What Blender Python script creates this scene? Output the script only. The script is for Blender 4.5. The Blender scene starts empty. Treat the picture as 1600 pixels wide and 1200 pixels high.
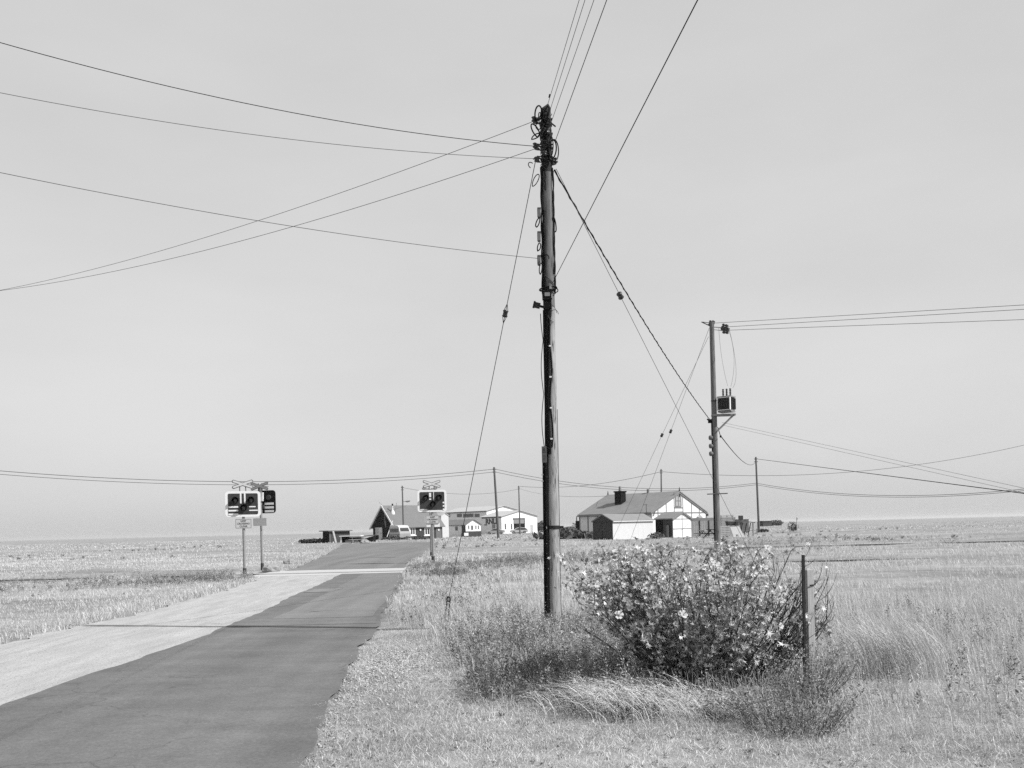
import bpy, math, random
import numpy as np
from mathutils import Vector, Matrix
R = math.radians
random.seed(7)
rng = np.random.default_rng(11)
C = bpy.context.scene.collection
sc = bpy.context.scene

# ------------------------------------------------------------------ camera, world, sun, exposure
CAM_H = 1.6; F = 1500.0; PX0 = 800.0; PY0 = 825.5; ROLL = R(1.4)
cr, sr = math.cos(ROLL), math.sin(ROLL)
cam = bpy.data.cameras.new('camera'); co = bpy.data.objects.new('camera', cam); C.objects.link(co)
cam.sensor_width = 36; cam.lens = F/1600*36; cam.shift_y = (PY0-600)/1600
cam.clip_start = .05; cam.clip_end = 12000
co.matrix_world = Matrix(((cr, sr, 0, 0), (0, 0, -1, 0), (-sr, cr, 0, CAM_H), (0, 0, 0, 1)))
sc.camera = co
SUN_EL = 42; SUN_AZ = 18      # azimuth: to the right of the view, 18 degrees behind the camera
S = Vector((math.cos(R(SUN_AZ))*math.cos(R(SUN_EL)), -math.sin(R(SUN_AZ))*math.cos(R(SUN_EL)), math.sin(R(SUN_EL))))
w = bpy.data.worlds.new('World'); sc.world = w; w.use_nodes = True
nt = w.node_tree; nt.nodes.clear()
def wn(t, **k):
    n = nt.nodes.new(t)
    for a, b in k.items(): setattr(n, a, b)
    return n
sky = wn('ShaderNodeTexSky', sky_type='NISHITA', sun_disc=False, sun_elevation=R(SUN_EL), sun_rotation=R(90+SUN_AZ))
sky.air_density = 1.0; sky.dust_density = 3.0
bw = wn('ShaderNodeRGBToBW'); nt.links.new(sky.outputs[0], bw.inputs[0])
pw = wn('ShaderNodeMath', operation='POWER'); nt.links.new(bw.outputs[0], pw.inputs[0]); pw.inputs[1].default_value = .12
tc = wn('ShaderNodeTexCoord'); mp = wn('ShaderNodeMapping'); mp.inputs['Scale'].default_value = (1.2, 1.2, 3.5)
mp.inputs['Rotation'].default_value = (0.1, .25, 0)
nt.links.new(tc.outputs['Generated'], mp.inputs[0])
cn = wn('ShaderNodeTexNoise'); cn.inputs['Scale'].default_value = 1.6; cn.inputs['Detail'].default_value = 5; cn.inputs['Roughness'].default_value = .5
nt.links.new(mp.outputs[0], cn.inputs[0])
cm = wn('ShaderNodeMapRange'); cm.inputs[1].default_value = .3; cm.inputs[2].default_value = .7; cm.inputs[3].default_value = 3.64; cm.inputs[4].default_value = 4.18
nt.links.new(cn.outputs[0], cm.inputs[0])
ml = wn('ShaderNodeMath', operation='MULTIPLY'); nt.links.new(pw.outputs[0], ml.inputs[0]); nt.links.new(cm.outputs[0], ml.inputs[1])
bg = wn('ShaderNodeBackground'); bg.inputs[1].default_value = .1; nt.links.new(ml.outputs[0], bg.inputs[0])
wo = wn('ShaderNodeOutputWorld'); nt.links.new(bg.outputs[0], wo.inputs[0])
sl = bpy.data.lights.new('sun', 'SUN'); sl.energy = 4.0; sl.angle = R(.5); sl.color = (1, 1, 1)
so = bpy.data.objects.new('sun', sl); C.objects.link(so); so.rotation_euler = S.to_track_quat('Z', 'Y').to_euler(); so.location = (20, -10, 30)
vs = sc.view_settings; vs.view_transform = 'Standard'; vs.look = 'None'; vs.gamma = 1; vs.use_curve_mapping = False; vs.exposure = .62
sc.cycles.max_bounces = 6; sc.cycles.diffuse_bounces = 3; sc.cycles.transmission_bounces = 3; sc.cycles.transparent_max_bounces = 6
sc.cycles.use_denoising = False; sc.cycles.sample_clamp_indirect = 3

# ------------------------------------------------------------------ picture <-> world
def uv(px, py):
    u = (px-PX0)/F; v = (PY0-py)/F
    return u*cr+v*sr, -u*sr+v*cr
def at(px, py, d):
    a, b = uv(px, py); return Vector((a*d, d, CAM_H+b*d))
KY = [(-60, 0), (20, 0), (34, .12), (42, .28), (60, .34), (150, .34), (400, .3), (5000, .3)]
KYa = np.array(KY, float)
def gz(y): return float(np.interp(y, KYa[:, 0], KYa[:, 1]))
def hor(px): return PY0-(px-PX0)*math.tan(ROLL)
def spot(px, d):                 # ground point seen in column px at distance d
    z = gz(d); py = hor(px)+(CAM_H-z)/d*F
    a, b = uv(px, py); return Vector((a*d, d, z))

# ------------------------------------------------------------------ materials (black and white photograph: grey values)
def mat(name, v, rough=.8, var=.12, scale=6, bump=0, bscale=40, spec=.3, metal=0, stretch=None, sp=None, attr=None, transl=0):
    m = bpy.data.materials.new(name); m.use_nodes = True
    t = m.node_tree; n = t.nodes; b = n['Principled BSDF']
    b.inputs['Roughness'].default_value = rough; b.inputs['Metallic'].default_value = metal
    b.inputs['Specular IOR Level'].default_value = spec
    tc = n.new('ShaderNodeTexCoord'); src = tc.outputs['Object']
    if stretch:
        mp = n.new('ShaderNodeMapping'); mp.inputs['Scale'].default_value = stretch; t.links.new(src, mp.inputs[0]); src = mp.outputs[0]
    nz = n.new('ShaderNodeTexNoise'); nz.inputs['Scale'].default_value = scale; nz.inputs['Detail'].default_value = 6; nz.inputs['Roughness'].default_value = .6
    t.links.new(src, nz.inputs[0])
    mr = n.new('ShaderNodeMapRange'); mr.inputs[1].default_value = .25; mr.inputs[2].default_value = .75
    mr.inputs[3].default_value = v*(1-var); mr.inputs[4].default_value = v*(1+var); t.links.new(nz.outputs[0], mr.inputs[0])
    out = mr.outputs[0]
    if sp:                       # dark or light specks: (scale, threshold, value)
        n2 = n.new('ShaderNodeTexNoise'); n2.inputs['Scale'].default_value = sp[0]; n2.inputs['Detail'].default_value = 2; t.links.new(src, n2.inputs[0])
        m2 = n.new('ShaderNodeMapRange'); m2.inputs[1].default_value = sp[1]; m2.inputs[2].default_value = sp[1]+.05; t.links.new(n2.outputs[0], m2.inputs[0])
        mx = n.new('ShaderNodeMix'); mx.data_type = 'FLOAT'; t.links.new(m2.outputs[0], mx.inputs[0]); t.links.new(out, mx.inputs[2]); mx.inputs[3].default_value = sp[2]; out = mx.outputs[0]
    if attr:
        at_ = n.new('ShaderNodeAttribute'); at_.attribute_name = 'tone'
        mu = n.new('ShaderNodeMath'); mu.operation = 'MULTIPLY'; t.links.new(out, mu.inputs[0]); t.links.new(at_.outputs['Fac'], mu.inputs[1]); out = mu.outputs[0]
    t.links.new(out, b.inputs['Base Color'])
    if bump:
        nb = n.new('ShaderNodeTexNoise'); nb.inputs['Scale'].default_value = bscale; nb.inputs['Detail'].default_value = 4; t.links.new(src, nb.inputs[0])
        bp = n.new('ShaderNodeBump'); bp.inputs['Strength'].default_value = 1; bp.inputs['Distance'].default_value = bump; t.links.new(nb.outputs[0], bp.inputs['Height']); t.links.new(bp.outputs[0], b.inputs['Normal'])
    if transl:
        tr = n.new('ShaderNodeBsdfTranslucent'); t.links.new(out, tr.inputs[0])
        ms = n.new('ShaderNodeMixShader'); ms.inputs[0].default_value = transl
        t.links.new(b.outputs[0], ms.inputs[1]); t.links.new(tr.outputs[0], ms.inputs[2]); t.links.new(ms.outputs[0], n['Material Output'].inputs[0])
    return m
M = dict(
 white=mat('white_paint', .5, .6, .05, 3), offwhite=mat('off_white_render', .64, .8, .07, 2), pale=mat('pale_render', .6, .85, .08, 1.5),
 signwhite=mat('sign_white', .66, .5, .04, 8), signgrey=mat('sign_face', .42, .5, .05, 8), black=mat('black_paint', .008, .8, .3, 8, spec=.08), blackw=mat('black_tarred_wood', .010, .9, .5, 3, stretch=(1, 1, 6), spec=.05),
 dark=mat('dark_metal', .018, .7, .3, 10, spec=.12), grey=mat('grey_metal', .2, .5, .12, 8), galv=mat('galvanised_steel', .26, .45, .2, 12, metal=.3),
 darkgrey=mat('dark_grey_paint', .05, .8, .2, 4, spec=.12), midgrey=mat('mid_grey_paint', .12, .7, .15, 3), batten=mat('batten_paint', .15, .7, .15, 4),
 roofgrey=mat('grey_roof_sheet', .18, .8, .12, 1.2, sp=(9, .72, .3)), roofpale=mat('pale_roof_sheet', .4, .6, .06, 1), roofmid=mat('mid_grey_roof_tiles', .17, .8, .12, 2, stretch=(1, 1, 5)),
 glass=mat('window_glass', .03, .1, .2, 3, spec=.6), curtain=mat('net_curtain', .4, .9, .1, 12), lens=mat('signal_lens', .03, .15, .2, 30, spec=.8),
 wood=mat('pole_wood', .25, .85, .42, 2.2, bump=.006, bscale=10, stretch=(10, 10, .9), sp=(4.2, .62, .05)),
 wood2=mat('dark_pole_wood', .125, .85, .45, 2.2, bump=.006, bscale=10, stretch=(10, 10, .9), sp=(3.2, .64, .04)),
 creo=mat('creosoted_wood', .016, .8, .5, 6, bump=.005, bscale=16, stretch=(9, 9, .8)),
 farwood=mat('far_pole_wood', .10, .85, .3, 3, stretch=(4, 4, .5)), postwood=mat('weathered_post_wood', .27, .85, .3, 6, bump=.003, bscale=20, stretch=(12, 12, .8)),
 fencew=mat('fence_wood', .17, .85, .35, 5, stretch=(6, 6, .6)), pallet=mat('pallet_wood', .3, .85, .2, 5), wire=mat('wire_sheath', .010, .8, .2, 10, spec=.08),
 wirel=mat('weathered_wire', .07, .7, .2, 10, spec=.12), rubber=mat('rubber', .02, .8, .2, 8), car=mat('car_paint', .38, .25, .04, 3, spec=.6), carl=mat('pale_car_paint', .3, .3, .05, 3, spec=.6),
 steel=mat('rusty_steel', .025, .7, .5, 12), stone=mat('flint', .24, .8, .35, 30), rail=mat('rail_steel', .07, .5, .4, 8),
 porcelain=mat('brown_porcelain', .012, .4, .3, 8, spec=.6), bark=mat('shrub_stem', .045, .8, .4, 20), brick=mat('dark_brick', .09, .85, .3, 8),
)
# vegetation
V = dict(
 straw=mat('dry_grass', .57, .7, .1, 4, attr=1, transl=.25), leaf=mat('shrub_leaf', .55, .55, .15, 18, attr=1, transl=.2, spec=.4),
 weed=mat('weed_leaf', .33, .7, .2, 12, attr=1, transl=.2), petal=mat('flower_petal', .55, .6, .06, 20, transl=.3), crown=mat('far_foliage', .1, .9, .4, 3, attr=1),
)

# ------------------------------------------------------------------ object helpers
def tag(o, label, cat, group=None, kind=None):
    if label: o['label'] = label
    if cat: o['category'] = cat
    if group: o['group'] = group
    if kind: o['kind'] = kind
    return o
def thing(name, loc, rz, label, cat, group=None):
    o = bpy.data.objects.new(name, None); C.objects.link(o); o.empty_display_size = .2
    o.location = loc; o.rotation_euler = (0, 0, rz)
    return tag(o, label, cat, group)
class MB:
    def __init__(s): s.v = []; s.f = []; s.m = []; s.sm = []
    def add(s, vs_, fs, mi=0, smooth=False):
        k = len(s.v); s.v += [tuple(v) for v in vs_]
        for f in fs: s.f.append([i+k for i in f]); s.m.append(mi); s.sm.append(smooth)
        return s
    def box(s, c, d, rot=None, mi=0):
        c = Vector(c); hx, hy, hz = d[0]/2, d[1]/2, d[2]/2
        P = [Vector((x, y, z)) for x in (-hx, hx) for y in (-hy, hy) for z in (-hz, hz)]
        if rot is not None: P = [rot @ p for p in P]
        return s.add([p+c for p in P], [(0, 1, 3, 2), (4, 6, 7, 5), (0, 4, 5, 1), (2, 3, 7, 6), (0, 2, 6, 4), (1, 5, 7, 3)], mi)
    def b2(s, a, b, mi=0):       # box from two corners
        return s.box([(a[i]+b[i])/2 for i in range(3)], [abs(b[i]-a[i]) for i in range(3)], mi=mi)
    def tube(s, pts, r, n=8, mi=0, cap=True, smooth=True):
        pts = [Vector(p) for p in pts]; N = len(pts)
        rs = r if isinstance(r, (list, tuple)) else [r]*N
        up = None; rings = []
        for i, p in enumerate(pts):
            t = (pts[min(i+1, N-1)]-pts[max(i-1, 0)])
            if t.length < 1e-9: t = Vector((0, 0, 1))
            t.normalize()
            if up is None: up = t.orthogonal().normalized()
            up = (up-t*up.dot(t)); up = up.normalized() if up.length > 1e-6 else t.orthogonal().normalized()
            sd = t.cross(up)
            rings.append([p+(up*math.cos(a)+sd*math.sin(a))*rs[i] for a in [2*math.pi*j/n for j in range(n)]])
        vs_ = [v for r_ in rings for v in r_]
        fs = [(i*n+j, i*n+(j+1) % n, (i+1)*n+(j+1) % n, (i+1)*n+j) for i in range(N-1) for j in range(n)]
        s.add(vs_, fs, mi, smooth)
        if cap: s.add(rings[0], [tuple(range(n))[::-1]], mi); s.add(rings[-1], [tuple(range(n))], mi)
        return s
    def bar(s, a, b, w_, h_, mi=0):
        a, b = Vector(a), Vector(b); t = b-a
        q = t.to_track_quat('Z', 'Y').to_matrix(); return s.box((a+b)/2, (w_, h_, t.length), q, mi)
    def prism(s, pts, off, mi=0):   # polygon pts extruded by vector off
        n = len(pts); off = Vector(off); a = [Vector(p) for p in pts]; b = [p+off for p in a]
        return s.add(a+b, [tuple(range(n))[::-1], tuple(range(n, 2*n))]+[(i, (i+1) % n, n+(i+1) % n, n+i) for i in range(n)], mi)
    def build(s, name, m, parent=None, label=None, loc=None):
        me = bpy.data.meshes.new(name); me.from_pydata(s.v, [], s.f)
        for x in (m if isinstance(m, (list, tuple)) else [m]): me.materials.append(x)
        me.polygons.foreach_set('material_index', s.m); me.polygons.foreach_set('use_smooth', s.sm)
        me.update()
        o = bpy.data.objects.new(name, me); C.objects.link(o)
        if parent: o.parent = parent
        if loc is not None: o.location = loc
        if label: o['label'] = label
        return o
def np_mesh(name, verts, faces, nv, m, tone=None):
    """verts (N,3); faces flat index array with nv verts per face (array of counts)"""
    me = bpy.data.meshes.new(name); me.vertices.add(len(verts)); me.vertices.foreach_set('co', np.ascontiguousarray(verts, dtype=np.float32).ravel())
    me.loops.add(len(faces)); me.loops.foreach_set('vertex_index', faces.astype(np.int32))
    st = np.concatenate([[0], np.cumsum(nv)[:-1]]).astype(np.int32)
    me.polygons.add(len(nv)); me.polygons.foreach_set('loop_start', st); me.polygons.foreach_set('loop_total', nv.astype(np.int32))
    if tone is not None:
        ca = me.attributes.new('tone', 'FLOAT', 'POINT'); ca.data.foreach_set('value', tone.astype(np.float32))
    me.materials.append(m); me.update(calc_edges=True)
    return me
def obj(name, me, parent=None):
    o = bpy.data.objects.new(name, me); C.objects.link(o)
    if parent: o.parent = parent
    return o
_tx = {}
def text_mesh(txt, size, m, depth=.004):
    k = (txt, size, m.name)
    if k in _tx: return _tx[k]
    cu = bpy.data.curves.new('lettering', 'FONT'); cu.body = txt; cu.size = size; cu.align_x = 'CENTER'; cu.align_y = 'CENTER'; cu.extrude = depth; cu.resolution_u = 3; cu.space_line = .95
    cu.offset = size*(.05 if txt == 'RNLI' else -.004)
    o = bpy.data.objects.new('t', cu); C.objects.link(o); dg = bpy.context.evaluated_depsgraph_get(); dg.update()
    me = bpy.data.meshes.new_from_object(o.evaluated_get(dg)); bpy.data.objects.remove(o); me.materials.clear(); me.materials.append(m); me.name = 'lettering'
    _tx[k] = me; return me
def lettering(txt, size, m, parent, loc, rot=(math.pi/2, 0, 0), sx=1):
    o = obj('lettering', text_mesh(txt, size, m), parent); o.location = loc; o.rotation_euler = rot; o.scale = (sx, 1, 1); return o

# ------------------------------------------------------------------ ground, sea, roads
YS = sorted(set([k[0] for k in KY[:-1]]+list(np.round(np.arange(-10, 60, .5), 2))+list(range(60, 400, 5))))
YS = [y for y in YS if y <= 400]
def edges_at(tab, y):
    a = np.array(tab, float); return np.interp(y, a[:, 0], a[:, 1]), np.interp(y, a[:, 0], a[:, 2])
ASPH = [(-10, -5.0, -.9), (6.5, -4.95, -1.42), (8.7, -4.95, -1.68), (11.5, -4.95, -2.03), (15.5, -4.95, -2.26), (22, -5.35, -2.8), (24, -5.5, -2.95), (30, -5.8, -3.4), (34, -6.1, -3.95)]
CONC = [(-10, -8.1, -4.8), (15, -8.0, -4.8), (24, -7.9, -5.3), (31, -8.4, -5.7), (33.9, -9.0, -5.9)]
FAR = [(36.8, -8.6, -4.2), (42, -9.0, -4.4), (60, -11.5, -5.2), (83, -15.0, -6.3), (95, -17.0, -7.6), (103, -18.2, -8.8)]
def road_x(y):
    if y < 34: a = np.interp(y, [c[0] for c in CONC], [c[1] for c in CONC]); b = edges_at(ASPH, y)[1]; return a, b
    if y < 36.8: return -9.2, -4.0
    if y < 103: a, b = edges_at(FAR, y); return a, b
    return None
_ry = np.arange(-10, 103, .25); _rl = np.array([road_x(y) for y in _ry])
def on_road(x, y, mar=0.0):
    l = np.interp(y, _ry, _rl[:, 0])-mar; r = np.interp(y, _ry, _rl[:, 1])+mar
    return (x > l) & (x < r) & (y < 103+mar)
def vnoise(x, y, s, seed=0):      # smooth value noise, numpy
    r = np.random.default_rng(seed).random((64, 64)); X = x*s+1000; Y = y*s+1000
    xi = np.floor(X).astype(int); yi = np.floor(Y).astype(int); fx = X-xi; fy = Y-yi
    fx = fx*fx*(3-2*fx); fy = fy*fy*(3-2*fy)
    g = lambda a, b: r[a % 64, b % 64]
    return (g(xi, yi)*(1-fx)+g(xi+1, yi)*fx)*(1-fy)+(g(xi, yi+1)*(1-fx)+g(xi+1, yi+1)*fx)*fy
def gzn(x, y):                    # terrain height incl. bumps, numpy
    x = np.asarray(x, float); y = np.asarray(y, float)
    z = np.interp(y, KYa[:, 0], KYa[:, 1])
    l = np.interp(y, _ry, _rl[:, 0]); r = np.interp(y, _ry, _rl[:, 1])
    dist = np.maximum(l-x, x-r); dist = np.where(y > 106, 3, dist)
    m = np.clip((dist-.6)/2.5, 0, 1)
    amp = np.clip(.03+(np.minimum(y, 60))*.003, .03, .18)
    b = vnoise(x, y, .35, 1)*.7+vnoise(x, y, 1.3, 2)*.3-.5
    z = z+m*amp*b+np.clip((dist-.6)/.5, -.9, 1)*.02
    return z
xs = np.unique(np.concatenate([np.arange(-12, 12.01, .25), np.arange(-60, 60, 2.0), np.arange(-400, 401, 20)]))
ya = np.array(YS); ya = np.concatenate([ya, [500, 700]]); xs = np.concatenate([[-2500, -900], xs, [900, 2500]])
X, Y = np.meshgrid(xs, ya); Z = gzn(X, Y)
vv = np.stack([X, Y, Z], -1).reshape(-1, 3); nx, ny = len(xs), len(ya)
i0 = (np.arange(ny-1)[:, None]*nx+np.arange(nx-1)[None, :]).ravel()
fc = np.stack([i0, i0+1, i0+nx+1, i0+nx], 1).ravel()
def ground_mat():
    m = mat('dry_turf', .235, .95, .3, 3.0, bump=.012, bscale=55, sp=(45, .62, .3)); t = m.node_tree; n = t.nodes; b = n['Principled BSDF']
    src = b.inputs['Base Color'].links[0].from_socket
    tcn = n.new('ShaderNodeTexCoord'); mp = n.new('ShaderNodeMapping'); mp.inputs['Scale'].default_value = (.12, .3, 1); t.links.new(tcn.outputs['Object'], mp.inputs[0])
    nz = n.new('ShaderNodeTexNoise'); nz.inputs['Scale'].default_value = 1; nz.inputs['Detail'].default_value = 8; nz.inputs['Roughness'].default_value = .7; t.links.new(mp.outputs[0], nz.inputs[0])
    mr = n.new('ShaderNodeMapRange'); mr.inputs[1].default_value = .35; mr.inputs[2].default_value = .62; mr.inputs[3].default_value = .6; mr.inputs[4].default_value = 1.25; t.links.new(nz.outputs[0], mr.inputs[0])
    mu = n.new('ShaderNodeMath'); mu.operation = 'MULTIPLY'; t.links.new(src, mu.inputs[0]); t.links.new(mr.outputs[0], mu.inputs[1]); t.links.new(mu.outputs[0], b.inputs['Base Color'])
    return m
gmat = ground_mat()
g = obj('ground', np_mesh('ground', vv, fc, np.full(len(fc)//4, 4), gmat)); g['kind'] = 'structure'
sea = MB().add([(-4000, 695, .32), (4000, 695, .32), (4000, 9000, .2), (-4000, 9000, .2)], [(0, 1, 2, 3)]).build('sea', mat('sea', .2, .35, .1, .02, bump=.2, bscale=.5)); sea['kind'] = 'structure'

def strip(name, tab, zoff, m, nseg=10, jag=0, y0=None, y1=None, jside=(1, 1)):
    ya_ = [t[0] for t in tab]; a, b = (y0 if y0 is not None else ya_[0]), (y1 if y1 is not None else ya_[-1])
    step = .12 if jag else 1.0
    ys = sorted(set([y for y in np.arange(a, b, step)]+[k[0] for k in KY if a < k[0] < b]+[y for y in ya_ if a <= y <= b]+[a, b]))
    ys = np.array(ys); l, r = edges_at(tab, ys)
    if jag:
        l = l+(vnoise(ys, ys*0, 3.1, 5)-.5)*jag*jside[0]+(vnoise(ys, ys*0, .8, 7)-.5)*jag*1.6*jside[0]; r = r+(vnoise(ys, ys*0, 2.7, 6)-.5)*jag*jside[1]+(vnoise(ys, ys*0+9, .9, 8)-.5)*jag*1.6*jside[1]
    vv_ = []; t = np.linspace(0, 1, nseg+1)
    for y, a_, b_ in zip(ys, l, r):
        for q in t: vv_.append((a_+(b_-a_)*q, y, gz(y)+zoff))
    n = nseg+1; k = (np.arange(len(ys)-1)[:, None]*n+np.arange(nseg)[None, :]).ravel()
    fc_ = np.stack([k, k+1, k+n+1, k+n], 1).ravel()
    o = obj(name, np_mesh(name, np.array(vv_), fc_, np.full(len(fc_)//4, 4), m)); o['kind'] = 'structure'; return o
def asph(name, v, streak=.1):
    m = mat(name, v, .92, streak, .9, bump=.004, bscale=60, sp=(70, .66, v*1.5), stretch=(.6, 1.8, 1), spec=.15); t = m.node_tree; n = t.nodes; b = n['Principled BSDF']
    src = b.inputs['Base Color'].links[0].from_socket; tcn = n.new('ShaderNodeTexCoord')
    for sc_, lo, hi, det in ((38, .82, 1.18, 3), (4.5, .93, 1.07, 6)):
        nz = n.new('ShaderNodeTexNoise'); nz.inputs['Scale'].default_value = sc_; nz.inputs['Detail'].default_value = det; nz.inputs['Roughness'].default_value = .75; t.links.new(tcn.outputs['Object'], nz.inputs[0])
        mr = n.new('ShaderNodeMapRange'); mr.inputs[1].default_value = .32; mr.inputs[2].default_value = .68; mr.inputs[3].default_value = lo; mr.inputs[4].default_value = hi; t.links.new(nz.outputs[0], mr.inputs[0])
        mu = n.new('ShaderNodeMath'); mu.operation = 'MULTIPLY'; t.links.new(src, mu.inputs[0]); t.links.new(mr.outputs[0], mu.inputs[1]); src = mu.outputs[0]
    mp2_ = n.new('ShaderNodeMapping'); mp2_.inputs['Scale'].default_value = (1.6, .07, 1); mp2_.inputs['Rotation'].default_value = (0, 0, -.05); t.links.new(tcn.outputs['Object'], mp2_.inputs[0])
    nz = n.new('ShaderNodeTexNoise'); nz.inputs['Scale'].default_value = 1; nz.inputs['Detail'].default_value = 3; t.links.new(mp2_.outputs[0], nz.inputs[0])
    mr = n.new('ShaderNodeMapRange'); mr.inputs[1].default_value = .35; mr.inputs[2].default_value = .65; mr.inputs[3].default_value = .88; mr.inputs[4].default_value = 1.1; t.links.new(nz.outputs[0], mr.inputs[0])
    mu = n.new('ShaderNodeMath'); mu.operation = 'MULTIPLY'; t.links.new(src, mu.inputs[0]); t.links.new(mr.outputs[0], mu.inputs[1]); src = mu.outputs[0]
    wv = n.new('ShaderNodeTexNoise'); wv.inputs['Scale'].default_value = 3; wv.inputs['Detail'].default_value = 5; t.links.new(tcn.outputs['Object'], wv.inputs[0])
    vm = n.new('ShaderNodeVectorMath'); vm.operation = 'MULTIPLY_ADD'; vm.inputs[1].default_value = (.5, .5, .5); t.links.new(wv.outputs['Color'], vm.inputs[0]); t.links.new(tcn.outputs['Object'], vm.inputs[2])
    vo_ = n.new('ShaderNodeTexVoronoi'); vo_.feature = 'DISTANCE_TO_EDGE'; vo_.inputs['Scale'].default_value = .55; t.links.new(vm.outputs[0], vo_.inputs['Vector'])
    cr_ = n.new('ShaderNodeMapRange'); cr_.inputs[1].default_value = .002; cr_.inputs[2].default_value = .008; cr_.inputs[3].default_value = .76; cr_.inputs[4].default_value = 1; t.links.new(vo_.outputs['Distance'], cr_.inputs[0])
    mk = n.new('ShaderNodeTexNoise'); mk.inputs['Scale'].default_value = .35; t.links.new(tcn.outputs['Object'], mk.inputs[0])
    mk2 = n.new('ShaderNodeMapRange'); mk2.inputs[1].default_value = .5; mk2.inputs[2].default_value = .56; t.links.new(mk.outputs[0], mk2.inputs[0])
    mx_ = n.new('ShaderNodeMix'); mx_.data_type = 'FLOAT'; mx_.inputs[2].default_value = 1; t.links.new(mk2.outputs[0], mx_.inputs[0]); t.links.new(cr_.outputs[0], mx_.inputs[3])
    mu = n.new('ShaderNodeMath'); mu.operation = 'MULTIPLY'; t.links.new(src, mu.inputs[0]); t.links.new(mx_.outputs[0], mu.inputs[1]); src = mu.outputs[0]
    t.links.new(src, b.inputs['Base Color']); return m
strip('concrete_track', CONC, .006, mat('concrete', .345, .9, .2, 1.2, bump=.006, bscale=40, sp=(30, .6, .19), stretch=(3, .5, 1)), jag=.22, jside=(1, 0))
strip('crossing_pavement', [(33.6, -9.4, -3.9), (37.0, -9.1, -4.1)], .010, mat('crossing_concrete', .40, .9, .1, 1.2, bump=.003, bscale=60, stretch=(.6, 3, 1)))
strip('road', ASPH, .016, asph('asphalt', .13, .18), jag=.12, jside=(.45, .7))
# resurfaced patches of the same road, a few mm proud
strip('road_patch', [(17.9, -4.55, -2.62), (20, -4.6, -2.8), (24, -4.75, -3.05), (28.5, -5.0, -3.4), (33.5, -5.2, -3.95)], .020, asph('asphalt_pale', .16, .1), jag=.03)
strip('road_patch', [(16.6, -4.9, -2.4), (17.5, -5.0, -2.5), (17.86, -4.75, -2.6)], .020, asph('asphalt_seam', .143, .1), jag=.04)
strip('road_patch', [(25.0, -5.45, -4.75), (26.2, -5.45, -4.6)], .024, asph('asphalt_trench', .18, .1), jag=.05)
strip('far_road', FAR, .014, asph('asphalt_far', .155, .1), jag=.15)
strip('far_road', [(103, -18.2, -8.8), (104.5, -17.5, -2), (107.5, -14, 20), (110, -2, 60)], .012, asph('asphalt_bend', .155, .1), jag=.1)

# ------------------------------------------------------------------ wires
WG = 'overhead wires'
def wire(A, B, sag, r, label, s0=0, s1=1, m='wirel', name='overhead_wire', cat='wire', group=None, n=None, twist=False):
    A = at(*A) if not isinstance(A, Vector) else A; B = at(*B) if not isinstance(B, Vector) else B
    dm = (A.y+B.y)/2; c = sag*dm/F
    n = n or int(14*(s1-s0)+4)
    P = [A+(B-A)*s-Vector((0, 0, 4*c*s*(1-s))) for s in [s0+(s1-s0)*i/n for i in range(n+1)]]
    o0 = P[0].copy(); P = [p-o0 for p in P]
    r *= .85; mb = MB(); mb.tube(P, r, 6, cap=False)
    if twist:
        N = int((P[-1]-P[0]).length*9); t = (P[-1]-P[0]).normalized(); a = t.orthogonal().normalized(); b = t.cross(a); Q = []
        for i in range(N+1):
            s = i/N*(len(P)-1); j = min(int(s), len(P)-2); p = P[j].lerp(P[j+1], s-j); an = i*1.1; Q.append(p+(a*math.cos(an)+b*math.sin(an))*r*1.1)
        mb.tube(Q, r*.8, 5, cap=False)
    o = mb.build(name, M[m], loc=o0); tag(o, label, cat, group); return o
DP = 14.9
wire((836, 228.5, DP), (321, 148, 13.0), 9, .006, 'upper dark wire crossing the sky from the main pole to the upper left', s1=2.3, m='wire')
wire((836, 248, DP), (321, 200, 13.4), 7, .0045, 'thin pale wire just below the upper dark wire left of the main pole', s1=2.3)
wire((836, 188.7, DP), (321, 371, 20.3), 5, .005, 'wire falling left from the pole head, crossing above its parallel neighbour', s1=3.6, m='wire')
wire((836, 232.6, DP), (321, 391, 19.8), 6, .005, 'lower of the two wires falling left from the pole head', s1=3.6, m='wire')
wire((843, 404, DP), (321, 331, 12.5), 5, .0045, 'wire leaving the lowest grey terminal box toward the left edge', s1=2.3)
for (a, b, xt, lab) in [(855, 166, 905, 'leftmost of the four wires rising steeply from the pole top'), (857, 180, 914, 'second from left of the four steep wires above the pole top'),
                        (861, 192, 928, 'third from left of the four steep wires above the pole top'), (867, 222, 948, 'rightmost and darkest of the four wires rising steeply from the pole top')]:
    A = at(a, b, DP-.1); v = uv(xt, 0)[1]; wire(A, (xt, 0, (A.z-CAM_H)/v), 0, .0045 if xt < 940 else .006, lab, s1=7)
A = at(864, 441, DP-.1); wire(A, (1090, 0, (A.z-CAM_H)/uv(1090, 0)[1]), 0, .0055, 'long straight service wire rising right from the clamp above the black meter box', s1=1.9, m='wire')
wire((866, 266, DP), (1110, 657, 35.3), 12, .013, 'thick twisted black cable bundle running down from the main pole to the transformer pole', m='wire', twist=True, cat='cable', name='cable_bundle')
D2 = 35.6
wire((1113, 505, D2), (1275, 495.5, 33), 0, .009, 'top conductor running right from the transformer pole top', s1=4.5)
wire((1131, 511, D2), (1275, 502.5, 33.2), 0, .009, 'middle conductor running right from the transformer pole top', s1=4.5)
wire((1136, 516, D2), (1275, 511, 33.6), 0, .009, 'lowest conductor running right from the transformer pole top', s1=4.5)
DB = 118
wire((772, 733, DB), (321, 752, 105), 7, .035, 'upper of the paired wires from the tall middle pole to the left', s1=2.0)
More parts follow.
